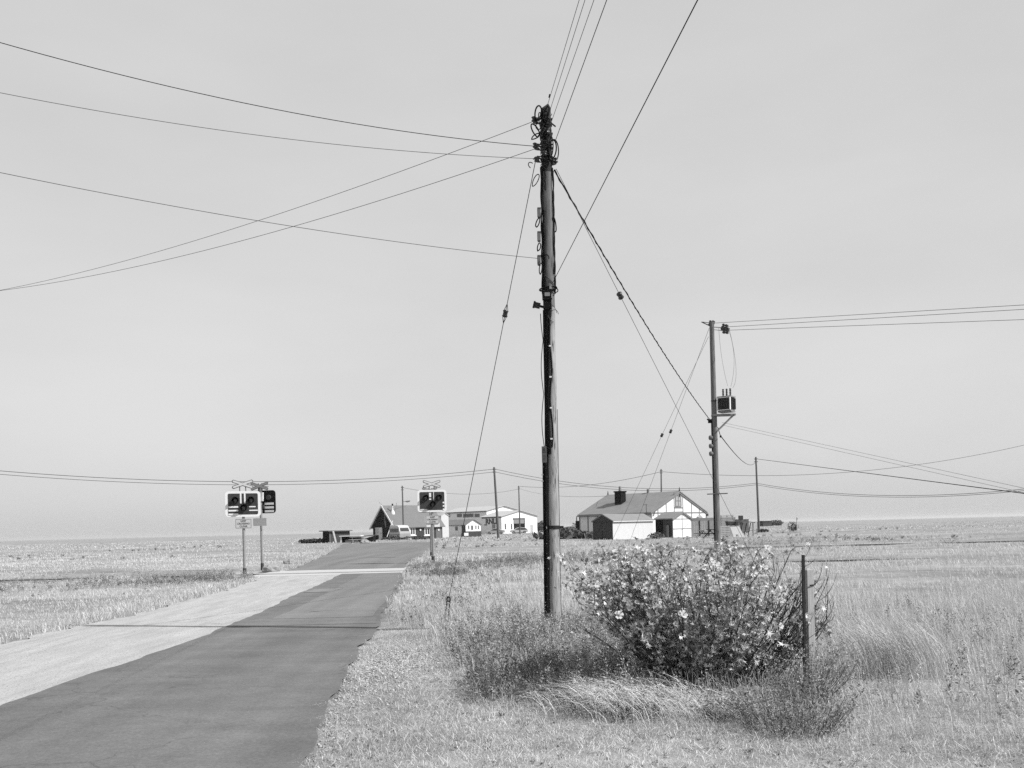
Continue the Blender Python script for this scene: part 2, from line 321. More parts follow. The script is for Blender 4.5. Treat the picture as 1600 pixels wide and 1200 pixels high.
wire((772, 737.5, DB), (321, 757, 105), 7, .03, 'lower of the paired wires from the tall middle pole to the left', s1=2.0)
wire((774, 733, DB), (1181, 755, 120), 18, .03, 'upper of the paired wires from the tall middle pole past the bungalow ridge')
wire((774, 737.5, DB), (1181, 757.5, 120), 18, .03, 'lower of the paired wires from the tall middle pole past the bungalow ridge')
wire((1182, 755, 120), (1275, 768, 112), 1, .03, 'upper paired wire running right from the right hand pole', s1=6)
wire((1182, 757.5, 120), (1275, 770.5, 112), 1, .028, 'lower paired wire running right from the right hand pole', s1=6)
wire((813, 760, 186), (1033, 737, 150), 9, .035, 'wire between the slim far pole and the pole behind the bungalow roof')
wire((1034, 737, 150), (1275, 741, 150), 4, .035, 'wire running right from the pole behind the bungalow roof', s1=3.2)
wire((813, 764, 186), (948, 775, 104.8), 6, .02, 'thin drop wire from the slim far pole down to the bungalow')
wire((629, 762, 142), (811, 764, 186), 9, .03, 'sagging wire between the street lamp pole and the slim far pole')
wire((1126, 681, D2-.2), (1180.5, 722, 119), 13, .02, 'slack dark cable drooping from the transformer pole to the right hand pole', m='wire')
wire((1182, 717, 120), (1275, 729, 90), 0, .03, 'dark wire leaving the head of the right hand pole toward the right edge', s1=3.9, m='wire')
wire((1128, 660, D2), (1275, 692, 30), 0, .005, 'upper of two faint wires falling right from behind the transformer', s1=5)
wire((1128, 664, D2), (1275, 697, 30), 0, .005, 'lower of two faint wires falling right from behind the transformer', s1=5)

def stay(A, Bg, ins, label, r=.006, bsize=.075):
    root = thing('stay_wire', Bg, 0, label, 'stay wire')
    MB().tube([A-Bg, Vector((0, 0, 0))], r, 6).build('strand', M['wirel'], root)
    t = (A-Bg).normalized()
    for s in ins:
        p = (A-Bg)*s; mb = MB(); q = t.to_track_quat('Z', 'Y').to_matrix()
        mb.tube([p-t*bsize, p-t*bsize*.55, p-t*bsize*.3, p+t*bsize*.3, p+t*bsize*.55, p+t*bsize], [bsize*.45, bsize*.62, bsize*.5, bsize*.5, bsize*.62, bsize*.45], 10)
        mb.build('insulator', M['porcelain'], root)
    return root
# left stay with its rusty anchor rods
G1 = spot(697, 17.2); A1 = at(837, 250, DP)
anch = at(701, 937, 17.05)
rt = stay(A1, anch, [], 'straight stay wire left of the main pole, with a black egg insulator halfway up')
t = A1-anch
def par(px_y):                     # parameter on the stay whose picture row is y
    lo, hi = 0, 1
    for _ in range(40):
        m_ = (lo+hi)/2; p = anch+t*m_; a = (p.x/p.y); b = (p.z-CAM_H)/p.y; v = a*sr+b*cr
        if PY0-v*F > px_y: lo = m_
        else: hi = m_
    return lo
p = t*par(490); tt = t.normalized(); mb = MB()
mb.tube([p-tt*.06, p-tt*.045, p-tt*.02, p+tt*.02, p+tt*.045, p+tt*.06], [.03, .048, .038, .038, .048, .03], 10).build('insulator', M['porcelain'], rt)
mb = MB(); mb.tube([p-tt*.16, p-tt*.06+Vector((.03, 0, 0)), p+tt*.06+Vector((.03, 0, 0)), p+tt*.16], .005, 5); mb.tube([p-tt*.16, p-tt*.06-Vector((.03, 0, 0)), p+tt*.06-Vector((.03, 0, 0)), p+tt*.16], .005, 5); mb.build('wire_loop', M['wire'], rt)
ab = thing('stay_anchor', G1, 0, 'rusty twisted steel anchor rods of the stay wire, standing in dry grass beside the road', 'anchor')
a2 = anch-G1; mb = MB(); dn = Vector((0, 0, -.1))
for sx in (-.028, .028):
    pts = [Vector((sx, 0, 0))+dn+(a2-dn)*s+Vector((.006*math.sin(s*60), 0, 0)) for s in np.linspace(0, 1, 30)]
    mb.tube(pts, [.010+.003*math.sin(i*2.2) for i in range(30)], 6)
mb.build('rod', M['steel'], ab)
mb = MB(); mb.tube([a2+Vector((.03*math.cos(a), 0, .012+.04*math.sin(a))) for a in np.linspace(0, 2*math.pi, 14)], .013, 6); mb.build('eye', M['steel'], ab)
mb = MB(); b0 = dn+(a2-dn)*.22; mb.box(b0, (.10, .05, .03)); mb.box(b0+Vector((0, 0, -.05)), (.08, .05, .03)); mb.build('clamp_plate', M['steel'], ab)
# right stay of the main pole
A3 = at(869, 264, DP); B3 = spot(1190, 27.5)
rt = thing('stay_wire', B3, 0, 'long thin stay wire falling right from the main pole across the transformer pole', 'stay wire')
MB().tube([A3-B3, Vector((0, 0, 0))], .005, 6).build('strand', M['wirel'], rt)
MB().tube([(A3-B3)*.0, (A3-B3)*.14], .011, 6).build('guard_rod', M['midgrey'], rt)
tt = (A3-B3).normalized()
def egg(rt, p, tt, k):
    MB().tube([p-tt*.06*k, p-tt*.045*k, p-tt*.02*k, p+tt*.02*k, p+tt*.045*k, p+tt*.06*k], [x*k for x in (.03, .048, .038, .038, .048, .03)], 10).build('insulator', M['porcelain'], rt)
def par2(A, B, row):
    lo, hi = 0, 1
    for _ in range(40):
        m_ = (lo+hi)/2; p = B+(A-B)*m_; v = (p.x/p.y)*sr+((p.z-CAM_H)/p.y)*cr
        if PY0-v*F > row: lo = m_
        else: hi = m_
    return lo
egg(rt, (A3-B3)*par2(A3, B3, 462), tt, 1.15)
for (A, B, row, lab) in [((1108, 513, D2), spot(976, 43), 674, 'right hand one of two thin stay wires left of the transformer pole'), ((1107, 526, D2), spot(946, 44), 680, 'left hand one of two thin stay wires left of the transformer pole')]:
    A = at(*A); r0 = thing('stay_wire', B, 0, lab, 'stay wire'); MB().tube([A-B, Vector((0, 0, 0))], .006, 6).build('strand', M['wirel'], r0); egg(r0, (A-B)*par2(A, B, row), (A-B).normalized(), 1.3)

# ------------------------------------------------------------------ main pole
base = spot(866, DP); top = at(853, 172, DP)
H = top.z-base.z; lean = top.x-base.x
mp_ = thing('utility_pole', base, 0, 'big weathered timber pole in the middle foreground, crowded with cables and loops at its head', 'utility pole', 'timber utility poles')
def pz(py): return (at(855, py, DP).z-base.z)           # local height of a picture row
def pxl(px, py): return at(px, py, DP).x-base.x          # local x of a pixel
def axis(z): return Vector((lean*z/H, 0, z))
def rad(z): return .108-(.108-.078)*z/H
n = 60; PS = []; RS = []
for i in range(n+1):
    z = -.3+(H+.3)*i/n; PS.append(axis(z)+Vector((.004*math.sin(i*.7), 0, 0))); RS.append(rad(max(z, 0))*(1+.015*math.sin(i*1.9)))
zc = pz(258)
mb = MB(); k = [i for i in range(n+1) if PS[i].z <= zc]; k1 = [i for i in k if PS[i].z <= pz(470)]; k2 = [i for i in k if i >= k1[-1]]; mb.tube([PS[i] for i in k1], [RS[i] for i in k1], 24); mb.build('shaft', M['wood'], mp_); mb = MB(); mb.tube([PS[i] for i in k2], [RS[i]*1.001 for i in k2], 24); mb.build('upper_shaft', M['wood2'], mp_)
mb = MB(); k = [i for i in range(n+1) if PS[i].z >= PS[k[-1]].z-.001]; q = [PS[i] for i in k]; q[-1] = q[-1]; mb.tube(q, [RS[i] for i in k], 24)
tp = PS[-1]; mb.add([tp+Vector((-.078, -.06, 0)), tp+Vector((.078, -.06, 0)), tp+Vector((.078, .06, 0)), tp+Vector((-.078, .06, 0)), tp+Vector((.04, -.03, .09)), tp+Vector((.055, .03, .09))],
                   [(0, 1, 4), (1, 2, 5, 4), (2, 3, 5), (3, 0, 4, 5), (3, 2, 1, 0)])
mb.build('pole_head', M['creo'], mp_, label='dark creosoted top of the pole')
# cracks: long thin dark slits on the shaft
# cable guard on the left front, top at row 700
zg = pz(700)
mb = MB()
def surf(z, ang, off=0):          # ang 0 = toward camera, + to the right
    r = rad(z)+off; a = axis(z); return a+Vector((math.sin(ang)*r, -math.cos(ang)*r, 0))
P = []
for i in range(21):
    z = -.1+(zg+.1)*i/20; P.append(z)
ang0 = R(-62)
prev = None
for i in range(20):
    z0, z1 = P[i], P[i+1]; ring = []
    for z in (z0, z1):
        c0 = surf(z, ang0, .01); d1 = Vector((math.cos(ang0), math.sin(ang0), 0)); d2 = Vector((math.sin(ang0), -math.cos(ang0), 0))
        ring.append([c0-d1*.05-d2*.03, c0-d1*.045+d2*.03, c0-d1*.02+d2*.045, c0+d1*.02+d2*.045, c0+d1*.045+d2*.03, c0+d1*.05-d2*.03])
    mb.add(ring[0]+ring[1], [(j, (j+1) % 6, 6+(j+1) % 6, 6+j) for j in range(6)]+([(0, 1, 2, 3, 4, 5)] if i == 0 else [])+([(11, 10, 9, 8, 7, 6)] if i == 19 else []))
mb.build('cable_guard', mat('guard_paint', .008, .9, .5, 9, spec=.05, sp=(22, .68, .25)), mp_, label='black cable guard strip with flaking white spots')
# black cables down the left front from the meter box to the guard
mb = MB()
for k_ in range(4):
    pts = []
    for i in range(40):
        z = zg-.1+(pz(486)-zg+.1)*i/39; pts.append(surf(z, R(-50+k_*13)+.12*math.sin(z*2.3+k_)*(.4+.3*k_), .016))
    mb.tube(pts, .017, 8)
mb.build('cable', M['wire'], mp_)
mb = MB(); pts = [surf(zg+(pz(300)-zg)*i/60, R(3)+.16*math.sin(i*.42), .012) for i in range(61) if zg+(pz(300)-zg)*i/60 < pz(486)]; mb.tube(pts, .013, 8); mb.build('cable', M['wire'], mp_)
mb = MB(); pts = [surf(zg+(pz(490)-zg)*i/30, R(-86), .01+.035*abs(math.sin(i/30*math.pi*2.5))) for i in range(31)]; mb.tube(pts, .006, 6); mb.build('cable', M['wirel'], mp_, label='thin grey cable standing off the left side')
# upper cables both sides; extra left ones added to darken the pole's shaded side
for (ra, rb, an, r_) in [(262, 460, -80, .009), (262, 470, -66, .011), (262, 466, -50, .013), (330, 470, -36, .012), (262, 300, -20, .010), (264, 455, 74, .010), (268, 460, 84, .008), (264, 430, 60, .009)]:
    mb = MB(); pts = [surf(pz(ra)+(pz(rb)-pz(ra))*i/30, R(an)+.05*math.sin(i*.7+an), r_+.006*(1+math.sin(i*.9+an))) for i in range(31)]; mb.tube(pts, r_, 7); mb.build('cable', M['wire'], mp_)
mb = MB(); pts = [surf(pz(640)+(0-pz(640))*i/30, R(86), .006) for i in range(31)]; mb.tube(pts, .005, 6); mb.build('cable', M['wirel'], mp_)
for row in (543, 591, 639, 687, 742, 752):
    p_ = surf(pz(row), R(0 if row < 700 else -66), .035 if row < 700 else .06); MB().box(p_, (.035, .02, .022)).build('cable_clip', M['signwhite'], mp_)
# bands
for row, w_ in ((824, .05), (454, .02), (251, .03), (196, .025), (214, .02), (232, .03)):
    z = pz(row); mb = MB(); N = 24
    for (r_, zz) in ((1, 0),):
        a_ = axis(z); rr = rad(z)+.012; vs_ = []
        for j in range(N):
            an = 2*math.pi*j/N; vs_ += [(a_.x+math.cos(an)*rr, math.sin(an)*rr, z-w_/2), (a_.x+math.cos(an)*rr, math.sin(an)*rr, z+w_/2), (a_.x+math.cos(an)*(rr-.014), math.sin(an)*(rr-.014), z+w_/2), (a_.x+math.cos(an)*(rr-.014), math.sin(an)*(rr-.014), z-w_/2)]
        mb.add(vs_, [((j*4+q), (j*4+(q+1) % 4), (((j+1) % N)*4+(q+1) % 4), (((j+1) % N)*4+q)) for j in range(N) for q in range(4)])
    if row == 824: mb.box((a_.x+rr+.02, -.02, z), (.07, .04, .035))
    mb.build('pole_band', M['dark'], mp_)
# insulators / dead-end clamps (dark clusters)
def cluster(px, row, dirx, n_=3, y=-.02):
    c = Vector((pxl(px, row), y, pz(row))); mb = MB()
    for i in range(n_):
        o = c+Vector((dirx*(.022*i-.02), .03*(i % 2)-.02, .016*((i*7) % 3-1)))
        mb.tube([o-Vector((.0, 0, .04)), o-Vector((0, 0, .026)), o-Vector((0, 0, .01)), o+Vector((0, 0, .01)), o+Vector((0, 0, .028)), o+Vector((0, 0, .04))], [.018, .036, .022, .022, .036, .018], 10)
    mb.tube([c-Vector((dirx*.07, 0, -.008)), c+Vector((dirx*.05, 0, .004))], .011, 6)
    mb.bar(c+Vector((-dirx*.01, 0, .045)), Vector((axis(c.z).x, 0, c.z+.03)), .02, .012); mb.bar(c+Vector((-dirx*.01, 0, -.045)), Vector((axis(c.z).x, 0, c.z-.05)), .02, .012)
    mb.build('insulator', M['porcelain'], mp_)
cluster(836, 189, -1); cluster(838, 230, -1, 3); cluster(838, 249, -1, 2); cluster(866, 254, 1, 3); cluster(857, 187, 1, 2); cluster(856, 208, 1, 2, -.09); cluster(849, 243, -1, 2, -.1)
# steel arm poking right, spike and small joints
MB().bar((pxl(857, 190), -.02, pz(190)), (pxl(868, 199), -.02, pz(199)), .018, .018).build('peg', M['dark'], mp_)
MB().tube([(pxl(857.6, 157), -.1, pz(157)), (pxl(858.6, 152), -.1, pz(152))], .012, 6).build('wire_joint', M['dark'], mp_)
# loops of spare cable
def loop(cx, cy, wx, wy, tilt, r_, m='wire', y=-.1, frac=1.0, turns=1):
    """ellipse in picture pixels"""
    mb = MB(); pts = []; N = int(26*turns)
    for i in range(int(N*frac)+1):
        a = 2*math.pi*i*turns/N+math.pi/2; ex = math.cos(a)*wx*(1+.04*i/N); ey = math.sin(a)*wy
        x = cx+ex*math.cos(tilt)-ey*math.sin(tilt); yy = cy+ex*math.sin(tilt)+ey*math.cos(tilt)
        pts.append(Vector((pxl(x, yy), y+.03*math.sin(a*1.3+cx), pz(yy))))
    mb.tube(pts, r_, 7); mb.build('cable_loop', M[m], mp_)
loop(841, 181, 5.2, 10.5, .1, .012); loop(836, 207, 4.8, 11, -.45, .011); loop(837, 217, 2.5, 8, .9, .009); loop(852, 186, 4, 14, .25, .010, y=-.12); loop(851, 205, 4.5, 16, .4, .010, y=-.13)
loop(850, 225, 5, 12, -.3, .009, y=-.12); loop(863, 237, 5.5, 15, .05, .011); loop(865, 238, 7.2, 16.5, -.05, .009, y=-.06); loop(860, 236, 3.6, 14, .08, .008, y=-.12); loop(855, 252, 9, 5, .3, .009, y=-.13, turns=2)
loop(848, 200, 5, 20, -.25, .008, y=-.11); loop(853, 215, 6, 10, .6, .009, m='wirel', y=-.13); loop(846, 192, 6, 15, .5, .008, y=-.1)
loop(837, 283, 3.3, 11, .42, .007, y=-.05); loop(840, 349, 2.4, 6.5, .35, .009, y=-.05); loop(842, 387, 2.2, 6, .25, .009, y=-.05); loop(844.5, 421, 2.0, 9, .08, .008, y=-.06); loop(866, 352, 2.4, 11, -.15, .010, y=-.03)
loop(852, 408, 5, 6, .1, .008, y=-.13, frac=.8); loop(856, 454, 13, 3.5, -.08, .009, y=-.1, turns=2); loop(868, 455, 3.5, 4, 0, .008, y=-.05); loop(862, 492, 7, 14, -.2, .004, m='wirel', y=-.12, frac=.8); loop(865, 497, 7, 10, .1, .004, m='wirel', y=-.1, frac=.7)
loop(830, 258, 4.5, 4, .3, .007, y=-.02, frac=.55)
# wraps: a messy tangle of thin lashings around the head
for k_ in range(16):
    z = pz(178+k_*5.2); a_ = axis(z); mb = MB(); sl_ = random.uniform(-.5, .5)
    pts = [a_+Vector((math.cos(a)*(rad(z)+.012), math.sin(a)*(rad(z)+.012), sl_*.08*math.sin(a+k_)+random.uniform(-.008, .008))) for a in np.linspace(0, 2*math.pi*random.uniform(.7, 1), 22)]
    mb.tube(pts, random.choice([.005, .008, .011]), 6); mb.build('lashing', M[random.choice(['wire', 'wire', 'wirel'])], mp_)
# grey terminal boxes on the left face
for row in (334, 371, 408):
    c = Vector((pxl(842.3, row), -.03, pz(row))); mb = MB(); mb.box(c, (.045, .10, .13)); mb.box(c+Vector((0, 0, .07)), (.055, .11, .012)); mb.box(c+Vector((-.024, 0, 0)), (.008, .07, .1)); mb.build('terminal_box', M['midgrey'], mp_)
# diagonal wire over the shaft, clamp
mb = MB(); mb.tube([surf(pz(425)+(pz(447)-pz(425))*i/12, R(-75+130*i/12), .012) for i in range(13)], .007, 6); mb.build('cable', M['wirel'], mp_)
MB().box(surf(pz(452), R(15), .02), (.045, .04, .05)).build('clamp', M['galv'], mp_)
# black box with grey label, cone gland below
c = Vector((pxl(854.5, 472), -.15, pz(472))); bx = thing('x', (0, 0, 0), 0, None, None); bpy.data.objects.remove(bx)
mb = MB(); hw = .062; hz = .135
mb.prism([c+Vector((-hw, -.05, -hz)), c+Vector((hw, -.05, -hz)), c+Vector((hw, -.05, hz*.8)), c+Vector((hw*.8, -.05, hz)), c+Vector((-hw*.8, -.05, hz)), c+Vector((-hw, -.05, hz*.8))][::-1], (0, .11, 0))
mb.tube([c+Vector((0, 0, -hz-.09)), c+Vector((0, 0, -hz-.05)), c+Vector((0, 0, -hz+.01))], [.018, .028, .05], 10)
mb.b2(c+Vector((-.07, -.062, -.01)), c+Vector((.07, -.048, 0.012)))
bb = mb.build('meter_box', M['black'], mp_); MB().b2(c+Vector((-.04, -.056, .045)), c+Vector((.04, -.05, .1))).build('label_plate', M['grey'], bb)
# small louvred floodlight on the left
c = Vector((pxl(839.5, 478), -.05, pz(478))); rm = Matrix.Rotation(R(15), 3, 'Y'); mb = MB(); mb.box(c, (.085, .08, .075), rm)
for i in range(4): mb.box(c+rm @ Vector((-.052, 0, -.04+.027*i)), (.03, .10, .010), rm)
mb.box(c+Vector((0, -.043, 0)), (.03, .02, .03), rm); mb.bar(c, (pxl(850, 478), 0, pz(480)), .03, .03); mb.build('side_lamp', M['darkgrey'], mp_)
# warning plate
c = surf(pz(711), R(-40), .085); rz_ = Matrix.Rotation(R(-22), 3, 'Z'); mb = MB(); mb.box(c, (.075, .006, .25), rz_); wp = mb.build('warning_plate', mat('plate_face', .15, .5, .1, 6), mp_)
def on(c, q): return c+rz_ @ Vector(q)
mb = MB(); tr = [(-.028, -.004, -.0), (.028, -.004, -.0), (0, -.004, .07)]; ti = [(-.02, -.006, .006), (.02, -.006, .006), (0, -.006, .057)]
for a_, b_ in ((0, 1), (1, 2), (2, 0)): mb.bar(on(c, Vector(tr[a_])+Vector((0, 0, .03))), on(c, Vector(tr[b_])+Vector((0, 0, .03))), .005, .003)
mb.build('warning_triangle', M['black'], wp); mb = MB()
mb.bar(on(c, (.004, -.005, .075)), on(c, (-.004, -.005, .06)), .004, .003); mb.bar(on(c, (-.004, -.005, .06)), on(c, (.004, -.005, .058)), .004, .003); mb.bar(on(c, (.004, -.005, .058)), on(c, (-.002, -.005, .038)), .004, .003)
mb.build('warning_symbol', M['black'], wp); mb = MB()
for i in range(4): mb.bar(on(c, (-.026, -.005, -.02-.02*i)), on(c, (.026 if i != 3 else .012, -.005, -.02-.02*i)), .007, .002)
mb.build('warning_text', M['black'], wp)

# ------------------------------------------------------------------ transformer pole
base2 = spot(1122, D2); top2 = at(1112, 503, D2); H2 = top2.z-base2.z; l2 = top2.x-base2.x
tpole = thing('utility_pole', base2, 0, 'timber pole at right carrying a grey transformer box and wires on top', 'utility pole', 'timber utility poles')
def L2(px, py, dy=0):
    p = at(px, py, D2+dy); return p-base2
def ax2(z): return Vector((l2*z/H2, 0, z))
zs = [-.3+(H2+.3)*i/30 for i in range(31)]; MB().tube([ax2(z) for z in zs], [.122-.036*max(z, 0)/H2 for z in zs], 20).build('shaft', M['wood2'], tpole)
def bushing(mb, a, b, n_=4, r1=.05, r0=.02):
    a, b = Vector(a), Vector(b); P_ = []; R_ = []
    for i in range(n_*2+1): P_.append(a.lerp(b, i/(n_*2))); R_.append(r1 if i % 2 else r0)
    mb.tube(P_, R_, 10)
# head: dark insulators, short arm to the left, arm to the right with pairs
mb = MB(); mb.bar(L2(1096, 503), L2(1113, 511), .03, .03); mb.bar(L2(1096, 503), L2(1113, 505), .02, .02); mb.build('head_arm', M['darkgrey'], tpole)
for a, b in (((1108.5, 507), (1111, 502)), ((1112.5, 508), (1115, 502)), ((1128, 514), (1131.5, 507)), ((1133, 515), (1136, 508)), ((1130.5, 519), (1133.5, 513)), ((1135.5, 519.5), (1138, 513))):
    mb = MB(); bushing(mb, L2(a[0], a[1]+2), L2(b[0], b[1]-1), 3, .075, .04); mb.build('insulator', M['porcelain'], tpole)
mb = MB(); mb.bar(L2(1113, 511), L2(1128, 512), .03, .03); mb.bar(L2(1114, 515), L2(1132, 517), .02, .02); mb.build('cross_arm', M['grey'], tpole)
for (a, b, c_) in (((1123, 512), (1128, 560), (1137, 603)), ((1139, 517), (1147, 560), (1142, 604)), ((1140, 516), (1150, 575), (1145, 606))):
    A, B, D_ = L2(*a), L2(*b), L2(*c_); MB().tube([A*(1-s)**2+(B*2-(A+D_)/2)*2*s*(1-s)+D_*s*s for s in np.linspace(0, 1, 14)], .006, 5).build('lead_wire', M['grey'], tpole)
# transformer: turned box so that a frame side (dark) and a plain side show
tc_ = L2(1135, 631, -.05); tf = MB()
Rz = Matrix.Rotation(R(-35), 3, 'Z')
# corners
def tbx(mb, lo, hi): 
    c = Vector([(lo[i]+hi[i])/2 for i in range(3)]); mb.box(tc_+Rz @ c, [hi[i]-lo[i] for i in range(3)], Rz)
mb = MB(); tbx(mb, (-.24, -.2, -.27), (.24, .2, .23)); tank = mb.build('transformer', mat('transformer_paint', .11, .5, .12, 5), tpole, label='grey transformer tank with ribbed sides')
mb = MB(); tbx(mb, (-.27, -.235, .225), (.27, .235, .27)); mb.build('lid', M['grey'], tank); mb = MB(); tbx(mb, (-.26, -.22, -.315), (.26, .22, -.27)); mb.build('base_tray', M['grey'], tank)
mb = MB()
for i in range(7): tbx(mb, (-.20+.062*i, -.27, -.22), (-.19+.062*i, -.205, .19))
for i in range(6): tbx(mb, (.245, -.17+.065*i, -.22), (.30, -.16+.065*i, .19))
mb.build('fin', M['darkgrey'], tank)
mb = MB()
for a in (-.245, .235): tbx(mb, (a-.012, -.285, -.25), (a+.018, -.2, .225))
tbx(mb, (-.25, -.285, .2), (.25, -.27, .225)); tbx(mb, (-.25, -.285, -.26), (.25, -.27, -.235)); mb.build('frame', M['pale'], tank)
for i in range(3):
    mb = MB(); p = tc_+Rz @ Vector((-.14+.14*i, .05, .27)); bushing(mb, p, p+Vector((0, 0, .3)), 5, .045, .02); mb.build('bushing', M['porcelain'], tank)
pz2 = lambda row: L2(1115, row).z
mb = MB(); zb = pz2(649); mb.box((.33, -.12, zb), (.85, .06, .07)); mb.box((.33, .12, zb), (.85, .06, .07)); mb.box((.72, 0, zb), (.06, .36, .06)); mb.build('platform', M['grey'], tpole)
for y in (-.12, .12): MB().bar((.68, y, zb-.03), (.05, y, zb-.62), .045, .045).build('brace', M['grey'], tpole)
MB().bar((-.15, -.12, pz2(627)), (.5, -.12, pz2(627)+.02), .03, .03).build('tie_bar', M['dark'], tpole)
for row in (684, 697, 709):
    mb = MB(); p = Vector((ax2(pz2(row)).x-.13, -.05, pz2(row))); mb.tube([p+Vector((-.10, 0, 0)), p+Vector((-.07, 0, 0)), p, p+Vector((.05, 0, 0))], [.06, .09, .09, .04], 12); mb.build('reel_insulator', M['midgrey'], tpole)
mb = MB(); a_ = ax2(pz2(772)); mb.tube([a_+Vector((-.36, -.1, 0)), a_+Vector((.40, -.1, .01))], .02, 6); mb.build('step_bar', M['wirel'], tpole)
mb = MB(); c = L2(1110, 658); mb.box(c, (.16, .1, .14)); mb.tube([c+Vector((-.12, 0, .08)), c, c+Vector((.12, 0, -.1))], .03, 6); mb.build('cable_clamp', M['black'], tpole)
mb = MB(); mb.tube([ax2(z)+Vector((-.115, -.06, 0)) for z in np.linspace(.2, pz2(660), 20)], .022, 6); mb.build('cable', M['wire'], tpole)
mb = MB(); p = L2(1126, 682); mb.tube([p+Vector((-.1, 0, .35)), p], .014, 6); mb.box(p, (.06, .05, .08)); mb.build('cable_clamp', M['wire'], tpole)

# ------------------------------------------------------------------ distant poles
def far_pole(px, d, toprow, lab, toppx=None, r=.14, cap=True, lamp=None, group='timber utility poles', m='farwood'):
    b = spot(px, d); tp_ = at(toppx or px, toprow, d); h = tp_.z-b.z; o = thing('utility_pole', b, 0, lab, 'utility pole', group); v = tp_-b
    MB().tube([v*s-Vector((0, 0, .2 if s == 0 else 0)) for s in np.linspace(0, 1, 8)], [r*(1-.3*s) for s in np.linspace(0, 1, 8)], 10).build('shaft', M[m], o)
    for q_ in (.25, .6): MB().box(v+Vector((0, 0, -q_)), (r*3, .1, .08)).build('wire_bracket', M['dark'], o)
    if lamp:
        q = at(lamp[0], lamp[1], d)-b; q2 = at(lamp[2], lamp[3], d)-b
        la = MB().tube([q, q.lerp(q2, .7)+Vector((0, 0, .05)), q2], .04, 6).build('lamp_arm', M['galv'], o)
        MB().tube([q2-Vector((.35, 0, .03)), q2-Vector((.1, 0, .06)), q2+Vector((.25, 0, .02)), q2+Vector((.4, 0, .05))], [.05, .13, .12, .04], 8).build('lantern', M['grey'], la)
    return o
far_pole(779, DB, 730, 'tall middle pole standing in the grass in front of the lifeboat station', toppx=772, r=.17)
far_pole(812.5, 186, 759, 'slim far pole beside the parked hatchback at the lifeboat station', toppx=810.5, r=.15)
far_pole(1186, 120, 714, 'bare pole standing alone in the right field beyond the pallets', toppx=1181, r=.15)
far_pole(1034, 150, 733, 'pole rising from behind the roof of the white bungalow', toppx=1033, r=.15)
far_pole(631, 140, 759, 'pole with a street lamp arm in front of the black gabled cottage', toppx=628.5, r=.13, lamp=(629.5, 784, 637, 783))

# ------------------------------------------------------------------ level crossing signals
text_dark = mat('sign_lettering', .07, .6, .1, 10)
def rrect(mb, cx, cz, w_, h_, r, y, th, mi=0):
    pts = []
    for (sx, sz, a0) in ((1, -1, -90), (1, 1, 0), (-1, 1, 90), (-1, -1, 180)):
        for k_ in range(5):
            a = R(a0+k_*22.5); pts.append(Vector((cx+sx*(w_/2-r)+r*math.cos(a), y, cz+sz*(h_/2-r)+r*math.sin(a))))
    mb.prism(pts, (0, th, 0), mi)
def cross_sign(root, z, w_=.76, faint=False, flip=1):
    cs = MB()
    for k_, mt in ((0, 1), (1, 0)):
        pass
    for sgn in (1, -1):
        a = R(19)*sgn
        for (L_, t_, y0, mi) in ((w_/2/math.cos(a)+.02, .062, 0, 0), (w_/2/math.cos(a)-.02, .036, -.012 if flip > 0 else -.001, 1)):
            base_ = [(-L_, 0), (-L_+t_*.7, -t_), (L_-t_*.7, -t_), (L_, 0), (L_-t_*.7, t_), (-L_+t_*.7, t_)]
            yy = y0*1.0+(.004 if sgn > 0 else 0)*(1 if mi == 0 else -.5)
            cs.prism([Vector((x*math.cos(a)-q*math.sin(a), yy, z+x*math.sin(a)+q*math.cos(a))) for x, q in base_], (0, .008, 0), mi)
    return cs.build('cross_sign', [M['batten'] if not faint else M['grey'], mat('cross_face', .48 if not faint else .3, .5, .05, 8)], root)
def post(root, top_, lower=.75):
    MB().tube([(0, .09, -.3), (0, .09, top_)], .055, 14).build('post', M['galv'], root)
    MB().tube([(0, .09, -.3), (0, .09, .32)], .068, 14).build('post_sleeve', M['darkgrey'], root)
def keep_clear(root, z, x=0.0, back=False, w_=.6, h_=.37):
    mb = MB(); rrect(mb, x, z, w_, h_, .03, .0, .012); o = mb.build('message_plate', M['signgrey'], root)
    if not back:
        mb = MB()
        for (a, b, c_, d_) in ((x-w_/2+.02, x+w_/2-.02, z+h_/2-.02, .006), (x-w_/2+.02, x+w_/2-.02, z-h_/2+.02, .006)): mb.b2((a, -.004, c_-d_), (b, -.0005, c_+d_))
        for a in (x-w_/2+.02, x+w_/2-.02): mb.b2((a-.006, -.004, z-h_/2+.026), (a+.006, -.0005, z+h_/2-.026))
        mb.build('border', M['midgrey'], o)
        for i, tx in enumerate(('KEEP', 'CROSSING', 'CLEAR')): lettering(tx, .098, text_dark, o, (x, -.004, z+.10-.10*i))
    else:
        mb = MB(); mb.b2((x-w_/2, .012, z+h_/2-.05), (x+w_/2, .035, z+h_/2-.01)); mb.b2((x-w_/2, .012, z-h_/2+.01), (x+w_/2, .035, z-h_/2+.04)); mb.build('stiffener', M['midgrey'], o)
